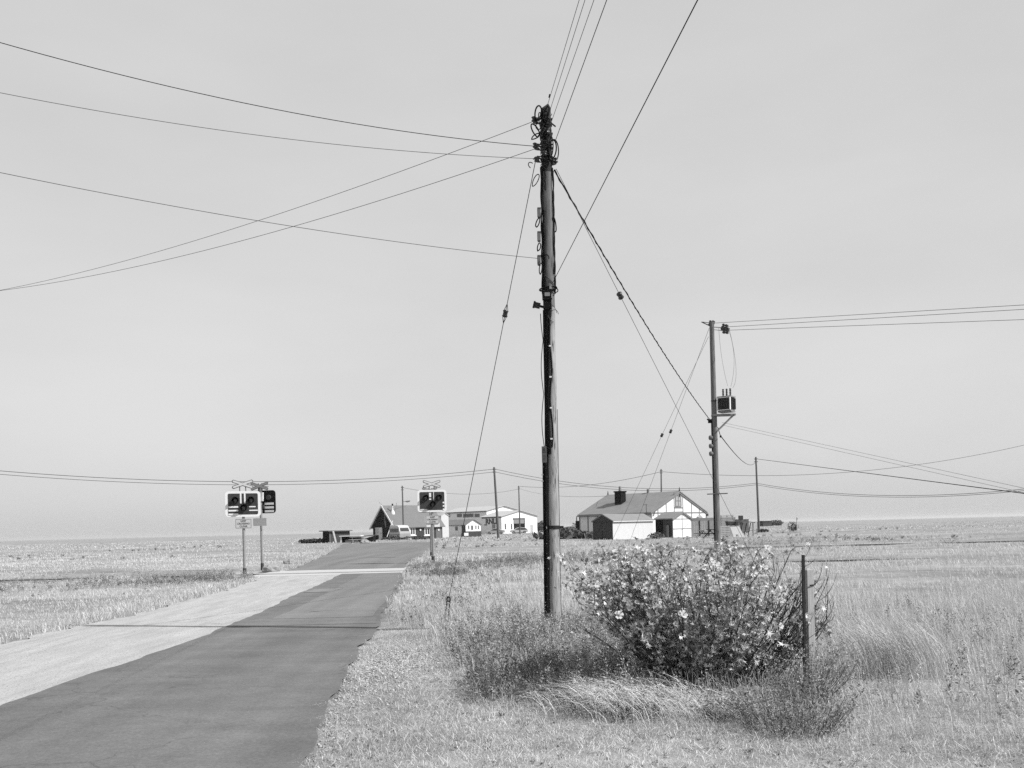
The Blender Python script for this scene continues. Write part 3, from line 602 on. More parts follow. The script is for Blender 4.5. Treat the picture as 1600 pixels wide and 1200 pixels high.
def front_signal(px, d, rz, label, zoff=0, bars='left'):
    root = thing('crossing_signal', spot(px, d)+Vector((0, 0, zoff)), rz, label, 'level crossing signal', 'level crossing signals'); K = 1
    post(root, 3.1)
    # backboard: white border with the dark board set in it
    zc_, w_, h_ = 2.77, 1.30, .98
    mb = MB(); rrect(mb, 0, zc_, w_, h_, .13, 0, .02); mb.build('border_board', M['signwhite'], root)
    mb = MB(); rrect(mb, 0, zc_, w_-.20, h_-.18, .05, -.008, .006); bd = mb.build('backboard', mat('signal_board', .045, .8, .3, 6, spec=.08), root)
    mb = MB()
    if bars == 'left':
        for a in (-.08, .07): mb.b2((a-.03, -.016, zc_+.02), (a+.03, -.009, zc_+.40))
        for i in range(3): mb.b2((-.54, -.016, zc_-.11-.14*i-.03), (-.18, -.009, zc_-.11-.14*i+.03))
        for i in range(2): mb.b2((.22, -.016, zc_-.11-.14*i-.022), (.54-.08*(1-i), -.009, zc_-.11-.14*i+.022))
    else:
        mb.b2((-.13, -.016, zc_+.17), (-.04, -.009, zc_+.36)); mb.b2((-.13, -.016, zc_+.05), (-.04, -.009, zc_+.11)); mb.b2((.06, -.016, zc_+.02), (.085, -.009, zc_+.40))
        for i in range(3): mb.b2((.47, -.016, zc_-.08-.15*i-.035), (.54, -.009, zc_-.08-.15*i+.035))
        mb.b2((-.54, -.016, zc_-.385), (-.22, -.009, zc_-.355))
    mb.build('white_bar', M['signwhite'], bd)
    for (x, z) in ((-.28, zc_+.15), (.30, zc_+.15), (.02, zc_-.14)):
        r = .115; mb = MB(); mb.tube([(x, .16, z), (x, -.03, z)], r*1.08, 18); lp = mb.build('signal_lamp', M['black'], root)
        # hood: an open half tube, longer on top
        N = 18; vs_ = []; 
        for j in range(N+1):
            a = R(-60)+R(300)*j/N; ln = .10+.17*max(0, math.sin(a)); ca, sa = math.cos(a), math.sin(a)
            vs_ += [(x+ca*r*1.08, -.03, z+sa*r*1.08), (x+ca*r*1.05, -.03-ln, z+sa*r*1.05), (x+ca*r*.98, -.03-ln, z+sa*r*.98), (x+ca*r*.98, -.03, z+sa*r*.98)]
        mh = MB(); mh.add(vs_, [(j*4+q, j*4+(q+1) % 4, j*4+4+(q+1) % 4, j*4+4+q) for j in range(N) for q in range(3)], 0, True); mh.build('hood', M['black'], lp)
        ml_ = MB(); ml_.tube([(x, -.031, z), (x, -.05, z), (x, -.062, z), (x, -.066, z)], [r*.9, r*.75, r*.4, r*.05], 18); ml_.build('lens', M['lens'], lp)
    mb = MB(); mb.b2((-.13, .02, zc_+.3), (-.09, .05, 3.52)); mb.b2((.09, .02, zc_+.3), (.13, .05, 3.52)); mb.build('cross_bracket', M['midgrey'], root)
    cross_sign(root, 3.52)
    keep_clear(root, 2.02 if bars == 'left' else 1.95); root.scale = (.93, .93, .93)
    if bars != 'left': 
        mb = MB(); mb.b2((-.27, .03, 1.62), (-.09, .12, 1.80)); mb.b2((.09, .03, 1.62), (.32, .12, 1.80)); mb.build('junction_box', M['offwhite'], root)
    return root
def back_signal(px, d, rz, label, bx=.12, zoff=0):
    root = thing('crossing_signal', spot(px, d)+Vector((0, 0, zoff)), rz, label, 'level crossing signal', 'level crossing signals')
    post(root, 3.5); zc_ = 2.85; w_, h_ = 1.25, .95; y = .16
    mb = MB(); rrect(mb, 0, zc_, w_, h_, .13, y, .02); bd = mb.build('backboard', mat('signal_board_back', .012, .8, .3, 6, spec=.08), root)
    mb = MB()
    for i in range(3):
        for (a, b) in ((.14, .54), (-.54, -.14)): mb.b2((a, y-.012, zc_-.08-.155*i-.045), (b, y-.002, zc_-.08-.155*i+.045))
    mb.build('white_bar', M['signwhite'], bd)
    MB().b2((-.04, y-.13, zc_+.03), (.12, y-.02, zc_+.39)).build('relay_box', M['signwhite'], root)
    mb = MB(); mb.b2((.17, y-.05, zc_+.0), (.24, y-.003, zc_+.42)); mb.b2((.0, y-.05, zc_-.43), (.13, y-.003, zc_-.02)); mb.build('cable_duct', M['black'], bd)
    for (x, z) in ((-.30, zc_+.15), (.34, zc_+.18), (.05, zc_-.2)): MB().tube([(x, y-.09, z), (x, y, z)], .10, 14).build('signal_lamp', M['darkgrey'], root)
    mb = MB(); mb.b2((-.10, .06, 3.3), (-.06, .09, 3.62)); mb.b2((.06, .06, 3.3), (.10, .09, 3.62)); mb.b2((-.38, .05, 3.47), (.38, .07, 3.49)); mb.build('cross_bracket', M['midgrey'], root)
    cross_sign(root, 3.5, faint=True)
    root.scale = (.94, .94, .94); keep_clear(root, 2.02, x=-.02, back=True, h_=.32)
    return root
front_signal(382.5, 34, R(14), 'leftmost crossing signal, its dark lamp board with white border facing the camera')
back_signal(408.5, 37.2, R(-12), 'grey backed crossing signal with plain rear plate, just right of the left hand lamp board')
front_signal(677.5, 39.5, R(12), 'crossing signal right of the road, lamps facing the camera, cottage roof behind it', bars='right')
back_signal(674, 46.5, R(2), 'crossing signal standing directly behind the right hand one, only its lower board showing', zoff=-.06)

# ------------------------------------------------------------------ railway
for (x0, x1, y0, y1, lab) in ((-45, 60, 35.2, 34.6, 'narrow gauge railway track crossing the road between the signals'), (6, 70, 47.5, 46.2, 'second narrow gauge track half hidden in the grass right of the transformer pole')):
    o0 = Vector((x0, y0, 0)); rw = thing('railway_track', o0, 0, lab, 'railway track')
    for dy in (-.2, .2):
        mb = MB(); n_ = 20
        for i in range(n_):
            a = o0.lerp(Vector((x1, y1, 0)), i/n_); b = o0.lerp(Vector((x1, y1, 0)), (i+1)/n_); za, zb_ = gz(a.y)+.03, gz(b.y)+.03
            if y0 < 40 : za -= .035; zb_ -= .035
            else: za += .03; zb_ += .03
            mb.bar(Vector((a.x-o0.x, a.y-o0.y+dy, za)), Vector((b.x-o0.x, b.y-o0.y+dy, zb_)), .045, .045 if y0 < 40 else .06)
        mb.build('rail', M['rail'], rw)

# ------------------------------------------------------------------ houses
class Fr:                          # building frame: origin at the near corner; face y=0 looks camera-left, face x=0 camera-right
    def __init__(s, px, d, al):
        s.o = spot(px, d); s.a = R(al); s.c, s.s = math.cos(s.a), math.sin(s.a)
        s.rz = -s.a
    def F(s, px, py):              # on face y=0: (local x <= 0, z above base)
        u, v = uv(px, py); t = (s.o.x-u*s.o.y)/(s.c+u*s.s); d = s.o.y+t*s.s; return -t, CAM_H+v*d-s.o.z
    def G(s, px, py):              # on face x=0: (local y >= 0, z)
        u, v = uv(px, py); t = (u*s.o.y-s.o.x)/(s.s-u*s.c); d = s.o.y+t*s.c; return t, CAM_H+v*d-s.o.z
def house(name, label, cat, fr, x0, y1, ez, rzz, ridge, wall, roof, roof2=None, oh=.25, th=.10, dz=-.6, group=None, gable_m=None):
    root = thing(name, fr.o, fr.rz, label, cat, group)
    mb = MB()
    if ridge == 'x':
        pr = [Vector((x0, 0, dz)), Vector((x0, y1, dz)), Vector((x0, y1, ez)), Vector((x0, y1/2, rzz)), Vector((x0, 0, ez))]; mb.prism(pr, (-x0, 0, 0))
        dirs = [((0), y1)]
    else:
        pr = [Vector((x0, 0, dz)), Vector((0, 0, dz)), Vector((0, 0, ez)), Vector((x0/2, 0, rzz)), Vector((x0, 0, ez))]; mb.prism(pr[::-1], (0, y1, 0))
    w_ = mb.build('wall', wall, root)
    hw = (y1 if ridge == 'x' else -x0)/2; sl_ = (rzz-ez)/hw
    for sgn in (-1, 1):
        mb = MB()
        if ridge == 'x':
            mid = y1/2; e = mid+sgn*(hw+oh)
            q = [(x0-oh, mid, rzz+.02), (oh, mid, rzz+.02), (oh, e, ez-sl_*oh+.02), (x0-oh, e, ez-sl_*oh+.02)]
        else:
            mid = x0/2; e = mid+sgn*(hw+oh)
            q = [(mid, -oh, rzz+.02), (mid, y1+oh, rzz+.02), (e, y1+oh, ez-sl_*oh+.02), (e, -oh, ez-sl_*oh+.02)]
        mb.prism([Vector(p) for p in q], (0, 0, th)); mb.build('roof', roof, root)
    return root
def window(root, face, a0, a1, z0, z1, frame, pane, bars=0, hb=0, fw=.07, sill=None, name='window'):
    """window proud of a wall face; face 'y' -> wall y=0, face 'x' -> wall x=0"""
    def bx(mb, a, b, c_, d_, n0, n1):
        if face == 'y': mb.b2((a, -n1, c_), (b, -n0, d_))
        else: mb.b2((n0, a, c_), (n1, b, d_))
    a0, a1 = min(a0, a1), max(a0, a1); z0, z1 = min(z0, z1), max(z0, z1); mb = MB()
    bx(mb, a0, a0+fw, z0, z1, 0.002, .05); bx(mb, a1-fw, a1, z0, z1, 0.002, .05); bx(mb, a0+fw, a1-fw, z0, z0+fw, 0.002, .05); bx(mb, a0+fw, a1-fw, z1-fw, z1, 0.002, .05)
    for i in range(bars): q = a0+(a1-a0)*(i+1)/(bars+1); bx(mb, q-fw*.4, q+fw*.4, z0+fw, z1-fw, .002, .045)
    for i in range(hb): q = z0+(z1-z0)*(i+1)/(hb+1); bx(mb, a0+fw, a1-fw, q-fw*.35, q+fw*.35, .002, .04)
    if sill: bx(mb, a0-.15, a1+.15, z0-sill, z0, .002, .12)
    fo = mb.build(name, frame, root); mb = MB(); bx(mb, a0+fw*.8, a1-fw*.8, z0+fw*.8, z1-fw*.8, .001, .02); mb.build('pane', pane, fo); return fo
def strip_on(mb, face, a0, z0, a1, z1, w_, n1=.035, n0=.002):
    f = (lambda a, z: Vector((a, -(n0+n1)/2, z))) if face == 'y' else (lambda a, z: Vector(((n0+n1)/2, a, z)))
    A, B = f(a0, z0), f(a1, z1); t = (B-A).normalized(); nrm = Vector((0, -1, 0)) if face == 'y' else Vector((1, 0, 0)); sd = t.cross(nrm)
    h = (n1-n0)/2; P_ = [A+sd*w_/2, B+sd*w_/2, B-sd*w_/2, A-sd*w_/2]; mb.prism([p-nrm*h for p in P_], nrm*2*h)

# white bungalow on the right
fr = Fr(1018, 98, 42); L_ = fr.F(905, 806)[0]; W_ = fr.G(1103, 800)[0]; ez = (fr.F(905, 806)[1]+fr.G(1103, 800)[1])/2; ap = fr.G(1058, 769)[1]
bung = house('bungalow', 'white bungalow with dark battens, grey roof and black chimney, behind the flowering bush', 'house', fr, L_, W_, ez, ap, 'x', M['offwhite'], M['roofgrey'], oh=.15)
mb = MB()
zb0 = fr.G(1080, 801)[1]
for px in (1080.5, 1092.5, 1041, 1028): t_ = fr.G(px, 801)[0]; strip_on(mb, 'x', t_, -.3, t_, ez+(ap-ez)*(1-abs(t_-W_/2)/(W_/2))-.05, .10)
strip_on(mb, 'x', 0, zb0, W_, zb0, .11, n1=.04); strip_on(mb, 'x', W_, -.3, W_, ez, .14, n1=.045); strip_on(mb, 'x', .07, -.3, .07, ez, .14, n1=.045)
mb.build('batten', M['batten'], bung)
mb = MB(); strip_on(mb, 'x', 0, ez-.05, W_/2, ap-.08, .16, n1=.10, n0=.05); strip_on(mb, 'x', W_, ez-.05, W_/2, ap-.08, .16, n1=.10, n0=.05); mb.build('bargeboard', M['batten'], bung)
mb = MB()
for px in (906, 919, 933.5): x_ = fr.F(px, 820)[0]; strip_on(mb, 'y', x_, -.3, x_, ez, .13)
strip_on(mb, 'y', L_, ez-.04, 0, ez-.04, .12, n1=.05); mb.build('batten', M['batten'], bung)
a0, z1 = fr.G(1054.5, 773); a1, z0 = fr.G(1064.5, 792)
fo = window(bung, 'x', a0, a1, z0, z1, M['batten'], mat('gable_pane', .3, .5, .2, 4), bars=1, hb=1, fw=.11)
mb = MB(); a2, a3 = fr.G(1053, 780)[0], fr.G(1066.6, 780)[0]
for a in (a2, a3): strip_on(mb, 'x', a, zb0, a, z1+.25, .10)
strip_on(mb, 'x', a2, z0-.08, a3, z0-.08, .09, n1=.055); strip_on(mb, 'x', a2, z1+.12, a3, z1+.12, .10, n1=.055); mb.build('window_surround', M['batten'], bung)
def roofpt(px, py, fr=fr, W=None, ezz=None, apz=None):   # point of the front roof slope (ridge along x) seen in a pixel
    W = W or W_; u, v = uv(px, py); lo, hi = 20, 400
    def f(d):
        p = Vector((u*d, d, CAM_H+v*d))-fr.o; x = p.x*fr.c-p.y*fr.s; y = p.x*fr.s+p.y*fr.c; return p.z-(ez+(ap-ez)*y/(W/2)), x, y, p.z
    for _ in range(60):
        m_ = (lo+hi)/2
        if f(m_)[0]*f(lo)[0] <= 0: hi = m_
        else: lo = m_
    return Vector(f(lo)[1:])
c0 = roofpt(966, 790); s_ = .062
ch = MB(); hz0, hz1 = c0.z-.9, c0.z+1.45
ch.b2((c0.x-.42, c0.y-.05, hz0), (c0.x+.42, c0.y+.85, hz1)); ch.b2((c0.x-.5, c0.y-.12, hz1-.02), (c0.x+.5, c0.y+.92, hz1+.12)); chm = ch.build('chimney', M['black'], bung)
MB().tube([(c0.x, c0.y+.4, hz1+.1), (c0.x, c0.y+.4, hz1+.62)], [.17, .14], 12).build('chimney_pot', M['grey'], chm)
rp = Vector((fr.F(1012, 770)[0]*.0, 0, 0)); c1 = roofpt(1012, 772); MB().tube([(c1.x, W_/2, ap-.1), (c1.x, W_/2, ap+.5)], .15, 12).build('chimney_pot', M['grey'], bung)
for x_ in (.05, L_-.05): MB().tube([(x_, W_/2, ap-.5 if x_ > 0 else ap-.05), (x_, W_/2, ap+.2), (x_, W_/2, ap+.55)], [.06, .07, .02], 8).build('finial', M['dark'], bung)
mb = MB(); q = roofpt(1010, 803); mb.tube([q+Vector((0, 0, -.1)), q+Vector((0, 0, .95))], .025, 6); mb.bar(q+Vector((-.4, 0, .95)), q+Vector((.1, .05, .95)), .03, .03); mb.build('roof_aerial', M['dark'], bung)
mb = MB(); q = roofpt(1031, 797); mb.b2(q+Vector((-.2, -.05, .16)), q+Vector((.15, .25, .2))); mb.build('roof_patch', M['pale'], bung)
t_, z_ = fr.G(1091, 810); mb = MB(); mb.tube([(.25, t_, z_), (.3, t_, z_), (.36, t_, z_+.03)], [.1, .36, .38], 16); mb.build('satellite_dish', M['grey'], bung)
mb = MB(); y_, z_ = fr.G(1103, 803); mb.box((.05, W_+.15, z_-.1), (.2, .25, .3)); mb.build('wall_box', M['darkgrey'], bung)
mb = MB(); mb.tube([(L_-.2, -.2, -.2), (L_-.2, -.2, ez-.2)], .05, 8); mb.b2((L_-.45, -.1, .9), (L_-.1, .3, 1.9)); mb.build('wall_box', M['dark'], bung)
MB().tube([(L_-.2, -.22, ez-.12), (.2, -.22, ez-.12)], .06, 8).build('gutter', M['batten'], bung)

# garage with dark doors
fg = Fr(958, 86, 42); gx = fg.F(926.5, 816)[0]; gy = fg.G(1020, 811)[0]; ge = fg.F(958, 814.5)[1]; ga = fg.F(941.5, 805)[1]
gar = house('garage', 'low white garage with dark double doors in its left gable, in front of the bungalow', 'garage', fg, gx, gy, ge, ga, 'y', M['white'], M['roofgrey'], oh=.12)
mb = MB(); mb.prism([Vector((gx, -.03, -.5)), Vector((0, -.03, -.5)), Vector((0, -.03, ge-.02)), Vector((gx/2, -.03, ga-.03)), Vector((gx, -.03, ge-.02))], (0, .026, 0)); mb.build('gable_front', M['darkgrey'], gar)
mb = MB(); 
for k_ in (0, 1): mb.b2((gx*.93+k_*(-gx*.435), -.07, -.4), (gx*.505+k_*(-gx*.435)-.02, -.032, ge-.12))
mb.b2((gx*.96, -.06, ge-.09), (gx*.04, -.032, ge-.03)); dd = mb.build('door', M['darkgrey'], gar); MB().b2((gx*.47, -.1, .85), (gx*.45, -.072, 1.0)).build('handle', M['grey'], dd)
MB().tube([(.14, -.1, ge-.03), (.14, gy+.1, ge-.03)], .04, 8).build('gutter', M['pale'], gar)
mb = MB(); 
for i in range(7): y_ = gy*(i+1)/8; strip_on(mb, 'x', y_, -.3, y_, ge-.05, .03, n1=.008)
mb.build('panel_joint', M['pale'], gar)

# small shed with pale gable
fs = Fr(1051, 91, 42); sx = fs.F(1024, 812)[0]; sy = fs.G(1080, 811)[0]; se = fs.F(1051, 811)[1]; sa = fs.G(1065, 801)[1]
shd = house('garden_shed', 'small dark boarded shed with a pale battened gable end, between the garage and the fence', 'shed', fs, sx, sy, se, sa, 'x', mat('shed_boards', .05, .8, .2, 3, stretch=(1, 1, 8)), M['roofgrey'], oh=.12)
mb = MB(); mb.prism([Vector((.004, 0, -.5)), Vector((.004, sy, -.5)), Vector((.004, sy, se-.02)), Vector((.004, sy/2, sa-.03)), Vector((.004, 0, se-.02))], (.02, 0, 0)); mb.build('gable_panel', M['offwhite'], shd)
mb = MB()
for a in (.03, sy-.03, sy/2): strip_on(mb, 'x', a, -.3, a, se if a != sy/2 else sa-.1, .06, n1=.05, n0=.026)
for zz in (se, fs.G(1065, 826)[1]): strip_on(mb, 'x', 0, zz, sy, zz, .06, n1=.055, n0=.028)
mb.build('batten', M['grey'], shd)
mb = MB(); strip_on(mb, 'x', -.1, se-.08, sy/2, sa, .12, n1=.16, n0=.12); strip_on(mb, 'x', sy+.1, se-.08, sy/2, sa, .12, n1=.16, n0=.12); mb.build('bargeboard', M['batten'], shd)
MB().b2((sx+.02, -.02, -.4), (sx*.55, -.004, se-.1)).build('gap_shade', M['black'], shd)  # black sheet painting in the shadowed gap between garage and shed
MB().tube([(sx*.28, -.28, 0), (sx*.28, -.28, 1.05), (sx*.28, -.28, 1.2)], [.27, .27, .24], 16).build('water_butt', M['darkgrey'], None)
wb = bpy.data.objects['water_butt']; wb.location = fs.o; wb.rotation_euler = (0, 0, fs.rz); tag(wb, 'dark water butt against the boarded side of the small shed', 'water butt')

# black gabled cottage on the left
fc_ = Fr(618, 143, 54); cx_ = fc_.F(583, 824)[0]; cy_ = fc_.G(691, 823)[0]; ce = fc_.F(618, 822)[1]; ca_ = fc_.F(600, 791)[1]
cot = house('cottage', 'black tarred cottage with steep gable and pale bargeboards, beyond the far end of the road', 'house', fc_, cx_, cy_, ce, ca_, 'y', M['darkgrey'], mat('cottage_roof', .14, .8, .06, 1, stretch=(1, 1, 3)), oh=.35)
mb = MB(); mb.prism([Vector((cx_, -.03, -.5)), Vector((0, -.03, -.5)), Vector((0, -.03, ce)), Vector((cx_/2, -.03, ca_-.04)), Vector((cx_, -.03, ce))], (0, .028, 0)); mb.build('gable_front', M['blackw'], cot)
mb = MB(); ov = .45; k_ = (ca_-ce)/(-cx_/2)
for sg in (0, 1): 
    e_ = cx_-ov if sg == 0 else ov; strip_on(mb, 'y', e_, ce-k_*ov+.02, cx_/2, ca_+.06, .26, n1=.44, n0=.36)
mb.build('bargeboard', M['pale'], cot)
a0, z1 = fc_.F(587, 824.5); a1, z0 = fc_.F(598, 843); 
dr = MB().b2((fc_.F(592.5, 830)[0], -.09, -.2), (a1, -.032, z1)).build('door', M['pale'], cot); MB().b2((a1-.35, -.13, .9), (a1-.25, -.092, 1.1)).build('handle', M['dark'], dr)
window(cot, 'y', a0, fc_.F(592.3, 830)[0], fc_.F(588, 836)[1], z1, M['pale'], M['curtain'], bars=2, fw=.08)
for o_ in [cot.children[-1]]: o_.location = (0, -.04, 0)
mb = MB(); q = fc_.F(601.5, 801); q2 = fc_.F(601.5, 815); mb.b2((q[0]-.12, -.08, q2[1]), (q[0]+.12, -.033, q[1]))
q = fc_.F(602, 812); mb.prism([Vector((q[0]-.2, -.032, q[1])), Vector((q[0]-.05, -.032, q[1]-1)), Vector((q[0]+.35, -.032, q[1]-1.3)), Vector((q[0]+.3, -.032, q[1]-.3))], (0, -.04, 0)); mb.build('hanging_ornament', M['midgrey'], cot)
for (pa, pb, pc, pd) in ((632, 640, 824, 836), (640.5, 649, 824, 836), (663, 672, 824.5, 836)):
    a0, z1 = fc_.G(pa, pc); a1, z0 = fc_.G(pb, pd); window(cot, 'x', a0, a1, z0, z1, M['signwhite'], M['glass'], bars=1, fw=.13, sill=.14)
mb = MB(); a0, z1 = fc_.G(681, 824.5); a1, _ = fc_.G(689.5, 826); mb.b2((.003, a0, -.2), (.05, a1, z1)); mb.build('door', M['midgrey'], cot)
for px in (656.5, 685): a0, z0 = fc_.G(px, 828); MB().tube([(.02, a0, z0), (.12, a0, z0)], .15, 10).build('wall_lamp', M['pale'], cot)
# stovepipe on the right roof slope
def slope_pt(px, py):
    u, v = uv(px, py); best = None
    for d in np.arange(140, 160, .02):
        p = Vector((u*d, d, CAM_H+v*d))-fc_.o; x = p.x*fc_.c-p.y*fc_.s; y = p.x*fc_.s+p.y*fc_.c; e = abs(p.z-(ce+(ca_-ce)*(0-x)/(-cx_/2)))
        if best is None or e < best[0]: best = (e, Vector((x, y, p.z)))
    return best[1]
q = slope_pt(613.5, 802); mb = MB(); mb.tube([q+Vector((0, 0, -.2)), q+Vector((0, 0, .25)), q+Vector((0, 0, .5)), q+Vector((0, 0, 1.15))], [.38, .3, .11, .09], 10); sp_ = mb.build('stovepipe', M['pale'], cot); MB().tube([q+Vector((0, 0, 1.15)), q+Vector((0, 0, 1.45))], .12, 10).build('cowl', M['dark'], sp_)
mb = MB(); q = slope_pt(617, 802); mb.tube([q, q+Vector((.3, .2, 1.6))], .03, 6); mb.tube([q+Vector((-.3, -.2, 0)), q+Vector((-.9, -.5, 1.0))], .03, 6); mb.build('roof_aerial', M['grey'], cot)
mb = MB(); q = Vector((cx_/2, -.3, ca_)); mb.tube([q, q+Vector((0, 0, .3))], .03, 6); mb.bar(q+Vector((-.9, 0, .75)), q+Vector((-.6, 0, .55)), .04, .04); mb.tube([q+Vector((-.05, 0, .3)), q+Vector((-.6, 0, .55))], .02, 5); mb.build('weather_vane', M['grey'], cot)
# rear white gable annex
fa = Fr(690, 158, 50)
ann = house('annex_building', 'bright white gable end peeping out behind the right hand crossing signal', 'building', fa, -3, fa.G(701, 815)[0], fa.G(701, 806)[1], fa.G(695, 802)[1], 'x', M['white'], M['roofpale'], oh=.1)

# low pale bungalow in the middle
fl = Fr(728, 160, 50); lx = fl.F(691, 822)[0]; ly = fl.G(751, 822)[0]; le = fl.F(728, 820)[1]; la_ = fl.G(740, 812)[1]
low = house('bungalow', 'low pale bungalow with a bright gable over a dark plinth, beside the lifeboat station', 'house', fl, lx, ly, le, la_, 'x', mat('low_bungalow_wall', .72, .85, .06, .6), mat('bungalow_roof', .17, .8, .08, 1), oh=.2)
for (pa, pb) in ((695, 698.5), (711.5, 715.5)):
    a0, z1 = fl.F(pa, 822.5); a1, z0 = fl.F(pb, 829); window(low, 'y', a0, a1, z0, z1, M['grey'], M['glass'], bars=1, fw=.12)
mb = MB(); zpl = fl.G(740, 830)[1]; mb.b2((.003, -.05, -.4), (.10, ly+.05, zpl)); mb.build('plinth', M['darkgrey'], low)
mb = MB(); mb.b2((fl.F(722, 825)[0], -.10, -.4), (-.003, -.003, le)); mb.build('side_panel', M['darkgrey'], low)
a0, z1 = fl.G(736, 821); a1, z0 = fl.G(739, 828); window(low, 'x', a0, a1, z0, z1, M['grey'], M['glass'], fw=.08)
for px in (732.3, 743.5, 747.3): a0, z1 = fl.G(px, 821); MB().b2((.003, a0-.08, z1-.6), (.08, a0+.08, z1)).build('wall_lamp', M['midgrey'], low)
a0, z1 = fl.G(729, 832.5); a1, z0 = fl.G(732, 837); MB().b2((.105, a0-.6, z0), (.13, a1-.1, z1)).build('notice_board', M['pale'], low)

# lifeboat station
stw = mat('station_wall', .72, .85, .06, .6)
f1 = Fr(784, 232, 48); x0 = f1.F(752.5, 808)[0]; y1 = f1.G(839, 806)[0]; e1 = (f1.F(784, 807)[1]+f1.G(839, 806)[1])/2; r1 = f1.G(810, 798)[1]
st = house('lifeboat_station', 'white lifeboat station with RNLI lettering and an open boathouse door, taller hall behind', 'boathouse', f1, x0, y1, e1, r1, 'x', stw, M['roofpale'], oh=.4)
MB().b2((x0, -.05, e1-.35), (0, -.003, e1+.02)).build('fascia', M['midgrey'], st)
q = f1.F(768, 815); o_ = lettering('RNLI', 1.75, mat('station_lettering', .05, .6, .1, 5), st, (q[0]-.1, -.03, q[1]), sx=1.15); [c.data for c in [o_]]
a0, z1 = f1.F(769.5, 819.5); a1, z0 = f1.F(774, 829); mb = MB(); mb.b2((a0, -.12, -.2), (a1, -.003, z1)); mb.build('door', M['grey'], st)
a0, z1 = f1.F(757, 819); a1, z0 = f1.F(761, 821); MB().b2((a0, -.1, z0), (a1, -.003, z1)).build('wall_sign', M['grey'], st)
a0, z1 = f1.G(802.5, 809.5); a1, z0 = f1.G(819, 826.5); _, zs_ = f1.G(810, 818)
MB().b2((.003, a0, z0-1.5), (.06, a1, zs_)).build('door_opening', M['black'], st)
mb = MB(); mb.b2((.003, a0, zs_), (.12, a1, z1-.25)); mb.build('shutter', M['grey'], st)
mb = MB(); mb.b2((.004, a0-.2, z1-.25), (.22, a1+.2, z1)); mb.b2((.004, a1, zs_-2), (.18, a1+.2, z1-.25)); mb.build('door_surround', M['midgrey'], st)
for (pa, pb) in ((788.5, 791), (798, 800.5)):
    b0, w1 = f1.G(pa, 818.5); b1, w0 = f1.G(pb, 827); window(st, 'x', b0, b1, w0, w1, M['grey'], M['glass'], hb=2, fw=.12)
b0, w1 = f1.G(828.5, 820); b1, w0 = f1.G(833, 831); window(st, 'x', b0, b1, 0, w1, M['signgrey'], M['curtain'], bars=1, hb=2, fw=.15, name='door')
strip_m = MB(); zz = f1.G(810, 817)[1]; 
for (pa, pb) in ((784.5, 802), (819.8, 838.5)): strip_on(strip_m, 'x', f1.G(pa, 817)[0], zz, f1.G(pb, 817)[0], zz, .12)
strip_m.build('cladding_joint', M['pale'], st)
# taller hall behind, its own frame expressed in the station's local space
f2 = Fr(761, 246, 48); hx = f2.F(693, 801)[0]; hy = f2.G(812, 797)[0]; he = f2.F(761, 798)[1]; hr = f2.G(785, 790.5)[1]
T = Matrix.Rotation(-f1.rz, 4, 'Z') @ Matrix.Translation(f2.o-f1.o) @ Matrix.Rotation(f2.rz, 4, 'Z')
h2 = house('hall', None, None, f2, hx, hy, he, hr, 'x', stw, M['roofpale'], oh=.4)
for (pa, pb) in ((700, 703.5), (714, 722), (723.5, 740), (741.5, 749.5)):
    a0, z1 = f2.F(pa, 803); a1, z0 = f2.F(pb, 808); window(h2, 'y', a0, a1, z0, z1, M['grey'], mat('hall_window', .17, .5, .1, 2) if pa < 710 else M['midgrey'], fw=.12)
mb = MB(); mb.b2((hx, -.05, he-.3), (0, -.003, he)); mb.build('fascia', M['grey'], h2)
bpy.context.view_layer.update()
for ch_ in list(h2.children):
    ch_.parent = st; ch_.matrix_parent_inverse = Matrix.Identity(4); ch_.matrix_basis = T @ ch_.matrix_basis
    if ch_.name.split('.')[0] == 'wall': ch_.name = 'rear_hall_wall'
    if ch_.name.split('.')[0] == 'roof': ch_.name = 'rear_hall_roof'
bpy.data.objects.remove(h2)

